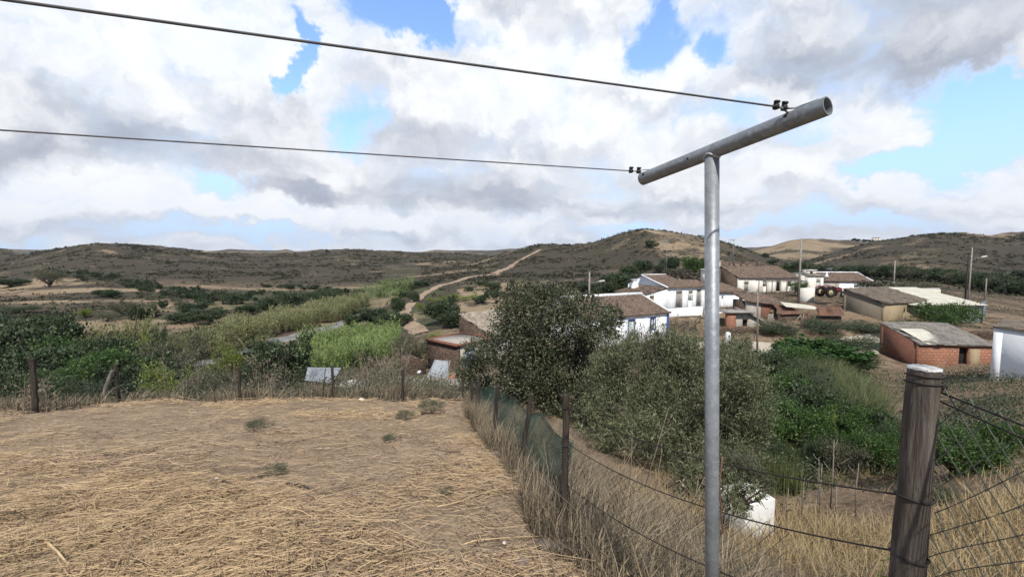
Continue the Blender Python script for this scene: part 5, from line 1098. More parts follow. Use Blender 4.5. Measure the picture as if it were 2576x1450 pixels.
# ------------------------------------------------------------------ tractor and car
r = empty('red_tractor', (X(2085, 53), 53, at(2085, 746, 53)[2]), .12, 'old red tractor with cream wheel discs parked in front of the white house', 'tractor')
M_RED = mat('tractor red', (.16, .025, .03), (.11, .02, .022), 3, .45); M_RUB = mat('tyre rubber', (.035, .033, .03), (.02, .02, .02), 5, .9); M_CRM = mat('cream paint', (.50, .43, .26), (.40, .34, .2), 4, .6)
def wheel(x, y, rad, wd, parent):
    q = MB(); th = np.linspace(0, 2 * math.pi, 29)[:-1]; prof = [(-.5, .62), (-.5, .92), (-.3, 1), (.3, 1), (.5, .92), (.5, .62)]; v = [(rad * p * math.cos(t), wd * e, rad * p * math.sin(t)) for e, p in prof for t in th]; n = 28; k = len(prof)
    q.add(v, [(a * n + i, a * n + (i + 1) % n, ((a + 1) % k) * n + (i + 1) % n, ((a + 1) % k) * n + i) for a in range(k) for i in range(n)])
    for t in th[::2]: M = np.eye(4); M[0, 0] = M[2, 2] = math.cos(t); M[0, 2] = -math.sin(t); M[2, 0] = math.sin(t); q.box((rad * .98, -wd * .5, -.03), (rad * 1.05, wd * .5, .03), M)
    o = q.build('tyre', M_RUB); q = MB(); q.tube([(0, -wd * .30, 0), (0, -wd * .12, 0), (0, wd * .12, 0), (0, wd * .3, 0)], [rad * .30, rad * .64, rad * .64, rad * .3], 20); q.tube([(0, -wd * .42, 0), (0, -wd * .2, 0)], rad * .16, 10); d_ = q.build('rim', M_CRM, None, True)
    w_ = bpy.data.objects.new('wheel', None); COL.objects.link(w_); w_.parent = parent; w_.location = (x, y, rad); o.parent = w_; d_.parent = w_; return w_
for y in (-.75, .75): wheel(-.35, y, .64, .34, r); wheel(1.55, y * .85, .36, .2, r)
q = MB(); q.box((.1, -.28, .62), (1.75, .28, 1.12)); q.box((.15, -.22, 1.12), (1.6, .22, 1.2)); q.box((-.7, -.3, .45), (.12, .3, .86)); q.build('body', M_RED, r)
for s in (-1, 1):
    q = MB(); th = np.linspace(.25, 2.6, 12); v = []
    for rr in (.72, .76):
        for e in (.56, .95): v += [(-.35 + rr * math.cos(t), s * e, .66 + rr * math.sin(t)) for t in th]
    n = 12; q.add(v, [(a * n + i, a * n + i + 1, b_ * n + i + 1, b_ * n + i) for a, b_ in ((0, 1), (2, 3), (0, 2), (1, 3)) for i in range(11)]); q.build('mudguard', M_RED, r)
q = MB(); q.box((-.75, -.22, .95), (-.3, .22, 1.02)); q.box((-.8, -.22, .95), (-.72, .22, 1.3)); q.build('seat', M_BLACK, r)
q = MB(); q.bar((.15, 0, 1.15), (-.05, 0, 1.42), .02); th = np.linspace(0, 6.28, 17); q.tube([(-.06 + .06 * math.sin(t), .2 * math.cos(t), 1.42 + .18 * math.sin(t)) for t in th], .018, 5); q.build('steering_wheel', M_BLACK, r)
q = MB(); q.bar((1.2, .1, 1.2), (1.2, .1, 1.65), .03); q.build('exhaust', M_BLACK, r)
q = MB(); q.bar((.3, -.4, .9), (2.9, -.4, .55), .06); q.bar((.3, .4, .9), (2.9, .4, .55), .06); q.box((2.6, -.8, .3), (3.2, .8, .6)); q.bar((-.8, -.3, 1.5), (.6, -.3, 1.3), .05); q.build('loader_arms', M_RED, r)
r = empty('parked_car', (X(2160, 58), 58, at(2160, 752, 58)[2]), .1, 'white parked car mostly hidden behind the ochre house roof', 'car')
M_CARW = mat('white car paint', (.75, .76, .78), None, 2, .25, spec=.5); M_GL = mat('car glass', (.03, .035, .04), None, 2, .1)
q = MB(); s = [(-2, .35), (2.0, .35), (2.05, .75), (1.1, .95), (.45, 1.42), (-1.1, 1.45), (-1.9, 1.0), (-2.05, .8)]; n = len(s); wv = [.8, .8, .82, .82, .62, .62, .78, .8]
q.addl([(x, -w_, z) for (x, z), w_ in zip(s, wv)] + [(x, w_, z) for (x, z), w_ in zip(s, wv)], [tuple(range(n)), tuple(range(n, 2 * n))[::-1]] + [(i, n + i, n + (i + 1) % n, (i + 1) % n) for i in range(n)]); q.build('body', M_CARW, r)
q = MB(); q.add([(.95, -.80, 1.0), (.42, -.64, 1.37), (-1.05, -.64, 1.40), (-1.6, -.77, 1.05)], [(0, 1, 2, 3)]); q.add([(1.1, -.7, .99), (1.1, .7, .99), (.5, .55, 1.41), (.5, -.55, 1.41)], [(0, 1, 2, 3)]); q.v[0][:, 1] -= .02; q.v[1][:, 0] += .03; q.v[1][:, 2] += .02; q.build('window', M_GL, r)
for x in (-1.25, 1.3):
    for y in (-.72, .72): wheel(x, y, .31, .2, r)
for U, V, y, L_, h_, lb in [(2117, 608, 720, 13, 2.6, 'tiny white house on the skyline of the pale far hill'), (2197, 604.5, 720, 10, 4.4, 'tiny cream ruin on the skyline between the far hills')]:
    p = at(U, V, y); house('far_house', lb, (p[0], p[1], p[2] - .3), -.3, L_, 6, h_, h_ + 1.0, mw=M_WHITE if U < 2150 else M_CREAM, seed=int(U), front=[(2, 3, 1, 2.2, dict(kind='window', m=M_DARK, mf=None)), (6, 7, 0, 2.2, dict(kind='door', m=M_DBROWN, mf=None))])
block('pale_ruin', 'pale low ruin wall beside the far bend of the dirt track', 'wall', [(X(1086, 200), 200), (X(1111, 202), 202), (X(1111, 203), 203), (X(1086, 201), 201)], -13, [-11.0, -10.9, -10.9, -11.0], M_CREAM)
# small things by the stone shed
r = empty('corrugated_sheet', tuple(onU(1097, 27.2, 0)), .35, 'bent grey corrugated sheet leaning beside the rubble', 'metal sheet')
b = sheet((-.85, -.5, .05), (.6, -.75, .05), (.75, .1, .95), (-.1, .35, 1.05), period=.14, amp=.035, thick=.01, row=.2, step=0, jit=.004, kind='corr', sag=.12); b.build('sheet', M_GALV, r, True)
wire('leaning_plank', onU(1120, 27.0), onU(1130, 27.4, 1.15), 0, .05, M_WOODG, 'pale plank leaning against the corrugated sheet', 'plank', 3)
rock('rubble_stone', onU(1135, 26.6, .1), .25, 'orange broken block beside the leaning plank', 'block', M_BRICK, 4); rock('rubble_stone', onU(1050, 27, .25), .16, 'white stone on the rubble wall', 'stone', M_WHITE, 5)
drape('yard', [(X(1010, 24), 24), (X(1060, 23.6), 23.6), (X(1120, 23.4), 23.4), (X(1180, 24), 24)], 5.4, mat('grey gravel', (.33, .29, .235), (.25, .215, .175), 2, .95), 'grey gravel yard before the stone shed', .07, 60)
r = empty('metal_roofed_coop', tuple(onU(805, 19.5, 0)), .3, 'small coop with a crooked sheet metal roof and rusty slatted wall behind the fence', 'coop')
corr(r, (-.72, -.55, .62), (.45, -.75, .42), (.75, .45, .82), (-.75, .55, .95), M_GALV, 'roof', .14, .02); wall(r, M_RUST, (-.62, -.4), (.0, -.45), (0, 1), .56, z0=-.5, thick=.06); wall(r, M_WOODD, (.1, -.45), (.55, -.4), (0, 1), .5, z0=-.5, thick=.06); wall(r, M_WOODD, (-.6, .45), (-.6, -.34), (1, 0), .7, z0=-.5, thick=.06)
b = MB(); [b.bar((x, -.42, -.3), (x, -.42, .55), .03) for x in (-.05, .12)]; b.build('prop', M_WOODG, r)
b = MB(); b.box((-.55, -.3, 0), (.5, .3, .07)); b.box((.1, -.25, .07), (.45, .2, .25)); tag(b.build('broken_slab', M_CREAM, None, False, onU(862, 18.8, .1)), 'pale broken slab lying beside the small coop', 'slab')
b = MB(); b.box((-.18, -.15, 0), (.18, .15, .38)); b.box((-.13, -.156, .08), (.13, -.151, .33)); o = tag(b.build('white_box', M_WHITE, None, False, onU(901, 18.2, -.02)), 'white open box standing in the dry weeds behind the fence', 'box'); o.rotation_euler = (0, 0, .3)
# cistern below the fence
p = onU(1896, 6.3, 0); r = empty('cistern', tuple(p - A(0, 0, .1)), .32, 'whitewashed block cistern with a broken stone lid in the dry grass right of the pole', 'cistern')
b = MB(); b.box((-.30, -.3, -.4), (.28, .2, .74)); o = b.build('body', plaster('old cistern lime', (.70, .70, .69), (.34, .31, .27), .6, .5), r); bv = o.modifiers.new('bevel', 'BEVEL'); bv.width = .012; bv.segments = 2
b = MB(); b.box((-.27, -.25, .742), (.12, .17, .79)); b.build('lid', M_CREAM, r)
# ------------------------------------------------------------------ clothesline post, in front of everything
K = 1.3
def atk(U, V, y): return at(U, V, y * K)
aN, aF = atk(2083, 266, 1.10), atk(1616, 450, 1.66); ax = unit(aN - aF); ln = np.linalg.norm(aN - aF)
ss_ = min(np.linspace(0, ln, 400), key=lambda s: abs((aF + ax * s)[0] / (aF + ax * s)[1] * FPX + 1288 - 1781)); PT = aF + ax * ss_; PR = 17.0 / FPX * PT[1]; PT = PT - A(0, 0, .018)
PQ = at(1791, 1450, PT[1]); kz = (float(hgt(PQ[0], PQ[1])) - .3 - PT[2]) / (PQ[2] - PT[2]); PB = PT + (PQ - PT) * kz
r = empty('clothesline_post', (PB[0], PB[1], PB[2] + .3), 0, 'galvanised steel T shaped clothesline post in the foreground', 'clothesline post'); O = A(PB[0], PB[1], PB[2] + .3)
q = MB(); q.tube([PB - O, (PB + PT) / 2 - O, PT - O], PR, 32); q.build('pole', M_STEEL, r, True)
hx = unit(A(ax[0], ax[1], 0)); q = MB(); wp_ = []; rw = np.random.default_rng(6)
for a_ in np.linspace(0, 2 * math.pi, 61):
    e_ = A(math.cos(a_), math.sin(a_), 0) * PR; s_ = e_ @ hx; d_ = math.sqrt(max(PR ** 2 - s_ ** 2, 0)); wp_.append(PT + e_ * 1.02 + A(0, 0, .018 + s_ * ax[2] / math.hypot(ax[0], ax[1]) - math.sqrt(max(.0315 ** 2 - d_ ** 2, 0)) - .001) - O)
q.tube(wp_, .0042 + .0012 * rw.random(61), 7, False); q.build('weld', mat('bright weld', (.50, .51, .52), (.30, .31, .32), 40, .4, metal=.5), r, True)
def ring(m, c0, c1, ro, ri, name, mi):
    a = np.cross(ax, A(0, 0, 1)); a /= np.linalg.norm(a); b = np.cross(ax, a); n = 40; th = np.arange(n) * 2 * math.pi / n; cs = np.cos(th)[:, None] * a + np.sin(th)[:, None] * b
    v = np.concatenate([c0 + cs * ro, c1 + cs * ro, c1 + cs * ri, c0 + cs * ri]) - O; i = np.arange(n); k = (i + 1) % n; q = MB()
    q.add(v, np.concatenate([np.stack([i + s * n, k + s * n, k + ((s + 1) % 4) * n, i + ((s + 1) % 4) * n], 1) for s in range(4)])); return q.build(name, m, r, True)
bar_ = ring(M_STEEL, aF, aN, .0315, .0275, 'crossbar', None)
me = bar_.data
for p_ in me.polygons:
    c = np.array(p_.center) + O
# end faces stay crisp
bar_.modifiers.new('edges', 'EDGE_SPLIT').split_angle = R(40)
side = np.cross(ax, A(0, 0, 1)); side /= np.linalg.norm(side); side = side if side[1] < 0 else -side
def hole(s, rr, name='bolt_hole', up=.0):
    c = aF + ax * s; d = unit(side + A(0, 0, up)); q = MB(); q.tube([c + d * .028 - O, c + d * .0322 - O], rr, 12); q.build(name, M_BLACK, r)
hole(ln * .36, .0055); hole(.035, .008, up=.4); hole(ln - .12, .008, up=.5)
q = MB(); e0 = aN - ax * .035; dd = unit(side * .75 + A(0, 0, -.55)); q.tube([e0 - side * .0270 + A(0, 0, -.012) - O, e0 - side * .0262 + A(0, 0, -.012) - O], .009, 12); q.build('drill_hole', M_WHITE, r)

def clothes_line(start, U, V, y, ext, rad, label, clips, sag):
    a = start; b_ = at(U, V, y * K); t = np.linspace(0, ext, 140); p = a[None] * (1 - t)[:, None] + b_[None] * t[:, None]; p[:, 2] -= sag * 4 * (t * (ext - t)) / ext ** 2 - sag * 4 * (t * (ext - 1)) / ext ** 2
    root = empty('clothes_line', a, 0, label, 'clothes line'); q = MB(); q.tube(p - a, rad, 8); q.build('cord', M_CABLE, root, True)
    d = unit(b_ - a); up = A(0, 0, 1); sd = np.cross(d, up)
    for k, s in enumerate(clips):
        c = d * s; q = MB(); M = np.eye(4); M[:3, 0] = d; M[:3, 1] = sd; M[:3, 2] = np.cross(sd, d); M[:3, 3] = c
        q.box((-.007, -.008, -.009), (.007, .008, .008), M); q.box((-.011, -.005, -.003), (.011, .005, .003), M)
        for x in (-.005, .005): q.tube([M[:3, :3] @ A(x, 0, -.008) + c, M[:3, :3] @ A(x, 0, .021 if k == 0 else .017) + c], .0045, 6); q.tube([M[:3, :3] @ A(x, -.004, .012) + c, M[:3, :3] @ A(x, -.004, .019) + c], .0065, 6)
        q.build('wire_clamp', M_BLACK, root)
    return root, d
lN = aN - ax * .105 + A(0, 0, .034) + side * .0; c1 = lN + unit(atk(30, 0, .655) - lN) * .03
r1, dN = clothes_line(c1, 30, 2, .655, 5, .0034, 'upper grey clothes line tied to the near end of the crossbar', (.022, .060), .012)
q = MB(); q.tube([c1 - c1, lN + A(0, 0, .004) - c1, aN - ax * .06 + A(0, 0, .0345) - c1, aN - ax * .03 + A(0, 0, .0340) - c1, aN - ax * .02 - side * .02 + A(0, 0, .027) - c1], .0036, 6); q.tube([dN * .05, dN * .02 + side * .012 + A(0, 0, -.004), aN - ax * .115 + side * .024 + A(0, 0, .022) - c1], .0036, 6); q.build('loop', M_STEEL, r1, True)
lF = aF + ax * .03 + A(0, 0, .032); c2 = lF + unit(atk(0, 327, 1.02) - lF) * .05 + A(0, 0, -.006)
r2, dF = clothes_line(c2, 0, 327, 1.02, 5, .0027, 'lower grey clothes line tied to the far end of the crossbar', (.0, .045), .008)
q = MB(); q.tube([A(0, 0, 0), lF * .5 + c2 * .5 - c2 + A(0, 0, .006), lF - c2 + ax * .02], .0026, 6); q.tube([A(0, 0, 0), (aF + ax * .035 + side * .027 + A(0, 0, .02) - c2) * .6 + A(0, 0, -.004), aF + ax * .035 + side * .03 + A(0, 0, .012) - c2], .0026, 6); q.build('loop', M_STEEL, r2, True)

# ------------------------------------------------------------------ fences
def post(parent, xy, h, rr, lean, m, name='post', label=None, seed=0, z=None, sides=10):
    rng = np.random.default_rng(seed + int(abs(xy[0]) * 100)); z0 = float(hgt(*xy)) if z is None else z; n = 9; t = np.linspace(0, 1, n); po = A(*parent.location)
    b0 = A(xy[0], xy[1], z0 - .25); b1 = A(xy[0] + lean[0], xy[1] + lean[1], z0 + h)
    p = b0[None] * (1 - t)[:, None] + b1[None] * t[:, None] + np.c_[rng.normal(size=(n, 2)) * rr * .12, np.zeros(n)]
    q = MB(); q.tube(p - po, rr * (1.06 - .14 * t + rng.normal(size=n) * .03), sides); o = q.build(name, m, parent, True); o.modifiers.new('edges', 'EDGE_SPLIT').split_angle = R(50)
    if label: o['label'] = label
    return b1
def chain(parent, line_top, line_bot, cell, rad, m, name='wire_mesh', sagf=None, seed=0, jag=0.0, sides=3):
    """woven diamond mesh hung between two matching polylines"""
    T, B = np.array(line_top, float), np.array(line_bot, float); po = A(*parent.location)
    d = np.concatenate([[0], np.cumsum(np.linalg.norm(np.diff((T + B)[:, :] / 2, axis=0), axis=1))]); Lh = d[-1]; H = np.mean(np.linalg.norm(T - B, axis=1)); nr = max(2, int(H / (cell / 2))); nc = int(Lh / cell); q = MB()
    v = np.linspace(0, 1, nr + 1); allp = []; rng = np.random.default_rng(seed)
    for c in range(nc):
        s = (c + .5 + .5 * (np.arange(nr + 1) % 2)) * cell * Lh / (nc * cell); s2 = (c + .5 - .5 * (np.arange(nr + 1) % 2)) * cell * Lh / (nc * cell)
        for ss in (s, s2):
            ss = np.clip(ss, 0, Lh); t_ = np.stack([np.interp(ss, d, T[:, k]) for k in range(3)], 1); b_ = np.stack([np.interp(ss, d, B[:, k]) for k in range(3)], 1)
            p = t_ * (1 - v)[:, None] + b_ * v[:, None]
            p = p + (np.stack([fbm(p[:, 0] * 3 + k * 9, p[:, 2] * 3 + p[:, 1], seed + k, 2) for k in range(3)], 1) - .5) * jag
            q.tube(p - po, rad, sides, cap=False)
    return q.build(name, m, parent)
fa = empty('wire_fence', (-5.5, 12.6, float(hgt(-5.5, 12.6))), 0, 'wire mesh fence on thin dark posts along the far edge of the mown field', 'fence')
hA = [1.22, 1.08, 1.02, 1.02, .95, .72]; tops = []
for k, ((x, y), h) in enumerate(zip(FENCE_A, hA)): tops.append(post(fa, (x, y), h, [.055, .045, .042, .042, .038, .035][k], (.02 * (-1) ** k, .0), M_WOODD, seed=k))
post(fa, (-11.3, 11.1), 1.0, .05, (.42, .05), M_WOODG, 'brace', seed=7); post(fa, (-2.05, 13.4), .1, .03, (.36, .2), M_WOODG, 'brace', seed=8)
q = MB(); q.bar(A(-5.75, 12.4, float(hgt(-5.75, 12.4))) - A(*fa.location), A(-5.68, 12.5, float(hgt(-5.7, 12.5)) + .95) - A(*fa.location), .012); q.build('iron_stake', M_BLACK, fa)
def lines(pts, tops, f0, f1, n=12, sag=.04, seed=0):
    T, B = [], []
    for (a, b_, ta, tb) in zip(pts[:-1], pts[1:], tops[:-1], tops[1:]):
        for t in np.linspace(0, 1, n, endpoint=False):
            x, y = a[0] * (1 - t) + b_[0] * t, a[1] * (1 - t) + b_[1] * t; z = float(hgt(x, y)); zt = ta[2] * (1 - t) + tb[2] * t - sag * 4 * t * (1 - t)
            T.append((x, y, z + (zt - z) * f1)); B.append((x, y, z + (zt - z) * f0))
    return T, B
T_, B_ = lines(FENCE_A, tops, .03, .90); chain(fa, T_, B_, .10, .0028, M_WIREG, seed=3, jag=.05)
for f in (.92, .5):
    T_, _ = lines(FENCE_A, tops, 0, f); q = MB(); q.tube(np.array(T_) - A(*fa.location), .0022, 4); q.build('strand', M_WIREG, fa)
fb = empty('wire_fence', (-.35, 7.66, float(hgt(-.35, 7.66))), 0, 'sagging green mesh fence on leaning dark posts down the right side of the field', 'fence')
hB_ = [.92, .96, 1.06, 1.03, 1.30]; topb = []
for k, ((x, y), h) in enumerate(zip(FENCE_B[:5], hB_)): topb.append(post(fb, (x, y), h, [.042, .042, .04, .034, .032][k], [(0, 0), (.01, 0), (.07, .02), (.18, .03), (.005, .0)][k], M_WOODD, seed=10 + k, sides=12))
q = MB(); p0_ = FENCE_B[4]
for zz_ in (1.20, .86): q.tube([A(p0_[0] + .035 * math.cos(a), p0_[1] + .035 * math.sin(a), float(hgt(*p0_)) + zz_ + .01 * math.sin(a)) - A(*fb.location) for a in np.linspace(0, 6.28, 16)], .004, 5)
q.build('wire_tie', M_BLACK, fb)
# green netting bulging outwards beyond the posts
Tn, Bn = [], []
ptsb = FENCE_B[:5]
for k, (a, b_) in enumerate(zip(ptsb[:-1], ptsb[1:])):
    for t in np.linspace(0, 1, 12, endpoint=False):
        x, y = a[0] * (1 - t) + b_[0] * t, a[1] * (1 - t) + b_[1] * t; z = float(hgt(x, y)); hh = hB_[k] * (1 - t) + hB_[k + 1] * t; sg = .10 * math.sin(math.pi * t); f = (k + t) / 4
        Tn.append((x + .12 + .30 * math.sin(math.pi * f) , y + .05, z + hh * (.90 - .24 * f) - sg)); Bn.append((x + .05, y, z + .03))
Tn.append((ptsb[-1][0] + .05, ptsb[-1][1] + .08, float(hgt(*ptsb[-1])) + .62)); Bn.append((ptsb[-1][0] + .05, ptsb[-1][1], float(hgt(*ptsb[-1]))))
chain(fb, Tn, Bn, .055, .0034, M_NETG, 'green_netting', seed=5, jag=.10)
q = MB(); q.tube(np.array(Tn) - A(*fb.location), .004, 4); q.build('strand', M_NETG, fb)
# last bay: from the tall dark post to the thick wooden post
PC = A(1.375, 1.40); zc = float(hgt(*PC)); CT = at(2325, 925, 1.40); p5 = topb[-1]
fc = empty('wire_fence', (PC[0], PC[1], zc), 0, 'nearest fence on a thick grey wooden post with an iron rod and wide diamond mesh', 'fence')
t = np.linspace(0, 1, 24); cz = at(2290, 1262, 1.36)[2]
tl = np.stack([p5[0] * (1 - t) + PC[0] * t, p5[1] * (1 - t) + PC[1] * t, (p5[2] - .10) * (1 - t) + cz * t - .10 * 4 * t * (1 - t)], 1)
tl2 = tl.copy(); cz2 = at(2260, 1408, 1.36)[2]; tl2[:, 2] = (p5[2] - .42) * (1 - t) + cz2 * t - .12 * 4 * t * (1 - t); tl3 = tl.copy(); tl3[:, 2] = (p5[2] - .80) * (1 - t) + (cz2 - .30) * t - .12 * 4 * t * (1 - t)
for l_ in (tl, tl2, tl3): q = MB(); q.tube(l_ - A(PC[0], PC[1], zc), .0034, 6); q.build('strand', M_BLACK, fc, True)
bt = tl.copy(); bt[:, 2] = hgt(bt[:, 0], bt[:, 1]) + .02; kk = 20
chain(fc, tl2[:kk], bt[:kk], .075, .0017, M_WIREG, seed=9, jag=.08)
po = A(PC[0], PC[1], zc); base = A(PC[0] + .0, PC[1] + .03, zc - .3); hh = CT[2]; n = 14; tt_ = np.linspace(0, 1, n); rng = np.random.default_rng(44)
pp = np.stack([PC[0] + (CT[0] - PC[0]) * tt_ + rng.normal(size=n) * .0015, PC[1] + rng.normal(size=n) * .0015, (zc - .3) * (1 - tt_) + hh * tt_], 1)
M_POST = mat('old fence timber', (.088, .070, .057), (.038, .03, .024), 7, .9, (.17, .15, .13), stretch=(1, 1, .10), bump=.7, bscale=22, detail=8)
q = MB(); q.tube(pp - po, .046 * (1.05 - .10 * tt_ + rng.normal(size=n) * .012), 40); o = q.build('post', M_POST, fc, True); o.modifiers.new('edges', 'EDGE_SPLIT').split_angle = R(50); o['label'] = 'thick weathered wooden post with white painted top'
q = MB(); a_ = np.linspace(0, 2 * math.pi, 33)[:-1]; jr = .0438 * (1 + rng.normal(size=32) * .012); q.addl([(CT[0] - po[0], CT[1] - po[1], hh - zc + .004)] + [(CT[0] - po[0] + jr[i] * math.cos(a_[i]), CT[1] - po[1] + jr[i] * math.sin(a_[i]), hh - zc + .0035 + rng.normal() * .0006) for i in range(32)] + [(CT[0] - po[0] + (jr[i] + .0012) * math.cos(a_[i]), CT[1] - po[1] + (jr[i] + .0012) * math.sin(a_[i]), hh - zc - abs(rng.normal()) * .0025 - .001) for i in range(32)], [(0, 1 + i, 1 + (i + 1) % 32) for i in range(32)] + [(1 + i, 33 + i, 33 + (i + 1) % 32, 1 + (i + 1) % 32) for i in range(32)])
q.build('paint_cap', mat('flaking white paint', (.52, .53, .54), (.24, .23, .22), 40, .8), fc)
rx = A(PC[0] + .068, PC[1] - .005); q = MB(); q.tube([A(rx[0] + .012, rx[1], zc - .3) - po, A(rx[0] + .01, rx[1], zc + .7) - po, A(rx[0], rx[1], hh + .012 - .03) - po], .0075, 8); q.build('iron_rod', M_BLACK, fc, True)
def tie(zz_, r_, turns, sk):
    cx = np.interp(zz_, pp[:, 2], pp[:, 0]); q = MB(); a = np.linspace(.2, 6.2 * turns + .2, 30 * turns); q.tube([A(cx + (r_ + .002) * math.cos(b_) + (.012 if math.cos(b_) > .8 else 0), PC[1] + (r_ + .002) * math.sin(b_), zz_ + sk * math.cos(b_) + .004 * b_) - po for b_ in a], .0034, 6); q.build('wire_tie', M_BLACK, fc, True)
tie(hh - .065, .0440, 2, -.006); tie(cz - .02, .0470, 1, -.01); tie(cz2 - .03, .0480, 1, -.012)
q = MB(); q.box((rx[0] - po[0] - .004, rx[1] - po[1] - .012, hh - zc - .07), (rx[0] - po[0] + .03, rx[1] - po[1] + .006, hh - zc - .055)); q.build('clamp', M_BLACK, fc)
# wide mesh running back past the camera on the right
e2 = A(1.17, -.9); zt2 = -.36; n = 20; t = np.linspace(0, 1, n)
tp = np.stack([rx[0] * (1 - t) + e2[0] * t, rx[1] * (1 - t) + e2[1] * t, (hh - .075) * (1 - t) + (zt2) * t - .06 * np.sin(math.pi * t)], 1); bp = tp.copy(); bp[:, 2] = hgt(np.abs(bp[:, 0]), np.maximum(bp[:, 1], .81)) + .02
chain(fc, tp, bp, .085, .0021, M_WIREG, 'wire_mesh', seed=14, jag=.07, sides=6)
q = MB(); q.tube(tp - po, .0034, 6); q.tube(np.stack([tp[:, 0], tp[:, 1], tp[:, 2] - .03 - .05 * t], 1) - po, .0028, 6); q.build('strand', M_BLACK, fc, True)
# bent iron hook beside the steel pole
p = at(1812, 1290, 2.05); q = MB(); q.tube([A(0, 0, .30), A(-.01, 0, .16), A(.006, 0, .0), A(.016, 0, -.10), A(-.01, 0, -.15), A(-.03, 0, -.15)], .004, 6); tag(q.build('iron_hook', M_RUST, None, True, p - A(0, .0, 0)), 'thin rusty bent wire hooked behind the steel pole', 'wire hook')

# ------------------------------------------------------------------ cut straw lying on the field
def straw(name, x, y, ln, wd, m, label, seed, lift=.03, tilt=.09, aniso=1.5, curve=.12):
    rng = np.random.default_rng(seed); n = len(x); a = rng.normal(size=n) * aniso + .1 + (fbm(x * .9, y * .9, seed, 2) - .5) * 5.0; z = hgt(x, y) + np.abs(rng.normal(size=n)) * lift * (.5 + 120 * wd) + .004
    d = np.stack([np.cos(a), np.sin(a), rng.normal(size=n) * tilt + (-.22 * np.sin(a))], 1); s = np.stack([-np.sin(a), np.cos(a), np.zeros(n)], 1)
    L = ln[:, None]; c = np.stack([x, y, z], 1); bend = s * (rng.normal(size=n) * curve)[:, None] * L; Wd = wd[:, None]; up = A(0, 0, 1)[None] * Wd
    p = [c - d * L * .5, c + bend * .35 + up * .4, c + d * L * .5]
    v = np.stack([p[0] - s * Wd * .5, p[0] + s * Wd * .5, p[0] + up * .7, p[1] - s * Wd * .5, p[1] + s * Wd * .5, p[1] + up * .7, p[2] - s * Wd * .35, p[2] + s * Wd * .35, p[2] + up * .5], 1).reshape(-1, 3)
    q = np.arange(n)[:, None] * 9; b = MB(); b.v.append(v); b.n = len(v)
    for f in ((0, 3, 5, 2), (2, 5, 4, 1), (3, 6, 8, 5), (5, 8, 7, 4)): b.f.append(q + np.array([f]))
    return tag(b.build(name, m), label, None, None, 'stuff')
rng = np.random.default_rng(20); n = 270000
U = rng.uniform(-800, 1560, n * 2); V = 1000 + 560 * rng.random(n * 2) ** 1.1; u = (U - 1288) / FPX; wv = (650 - V) / FPX; y = 1.6 / (-wv - .22 - .02 * u); x = u * y
ok = (y > .9) & (y < 15) & inpoly(x, y, MOWN); x, y = x[ok], y[ok]
bare = fbm(x * .55 + 3, y * .55 + 1, 61, 3); cl_ = fbm(x * 3.2, y * 3.2, 65, 2); ok = rng.random(len(x)) < np.clip((bare - .40) * 6.0, .10, 1) * np.clip((cl_ - .33) * 5, .12, 1); x, y = x[ok][:n], y[ok][:n]; n = len(x)
gold = rng.random(n) < np.clip(.25 + 1.1 * sstep(.42, .62, fbm(x * .28 + 2, y * .28, 63, 3)) - .25 * sstep(-4, 0, x), .1, .95)
for g_, m_, sd_ in ((gold, M_STRAW, 21), (~gold, M_STRAWB, 23)):
    xx, yy = x[g_], y[g_]; nn_ = len(xx); straw('cut_straw', xx, yy, rng.uniform(.035, .17, nn_) * (.8 + .5 * (yy > 4)) * np.where(rng.random(nn_) < .10, 2.0, 1), np.where(rng.random(nn_) < .22, rng.uniform(.004, .0068, nn_), rng.uniform(.0016, .0036, nn_)) * (1 + .10 * np.clip(yy - 3, 0, 10)), m_, 'cut golden straw strewn over the mown field' if sd_ == 21 else 'greyish trampled straw strewn between the golden straw', sd_)
if False: straw('cut_straw', x, y, rng.uniform(.035, .17, n) * (.8 + .5 * (y > 4)) * np.where(rng.random(n) < .10, 2.0, 1), rng.uniform(.0022, .0048, n) * (1 + .10 * np.clip(y - 3, 0, 10)), M_STRAW, 'cut golden straw strewn over the mown field', 21)
k = 2200; ii = rng.integers(0, n, k); straw('cut_straw', x[ii], y[ii], rng.uniform(.25, .6, k), rng.uniform(.003, .006, k), M_STRAW, 'longer cut stalks scattered on top of the mown straw', 22, lift=.05, aniso=1.2)
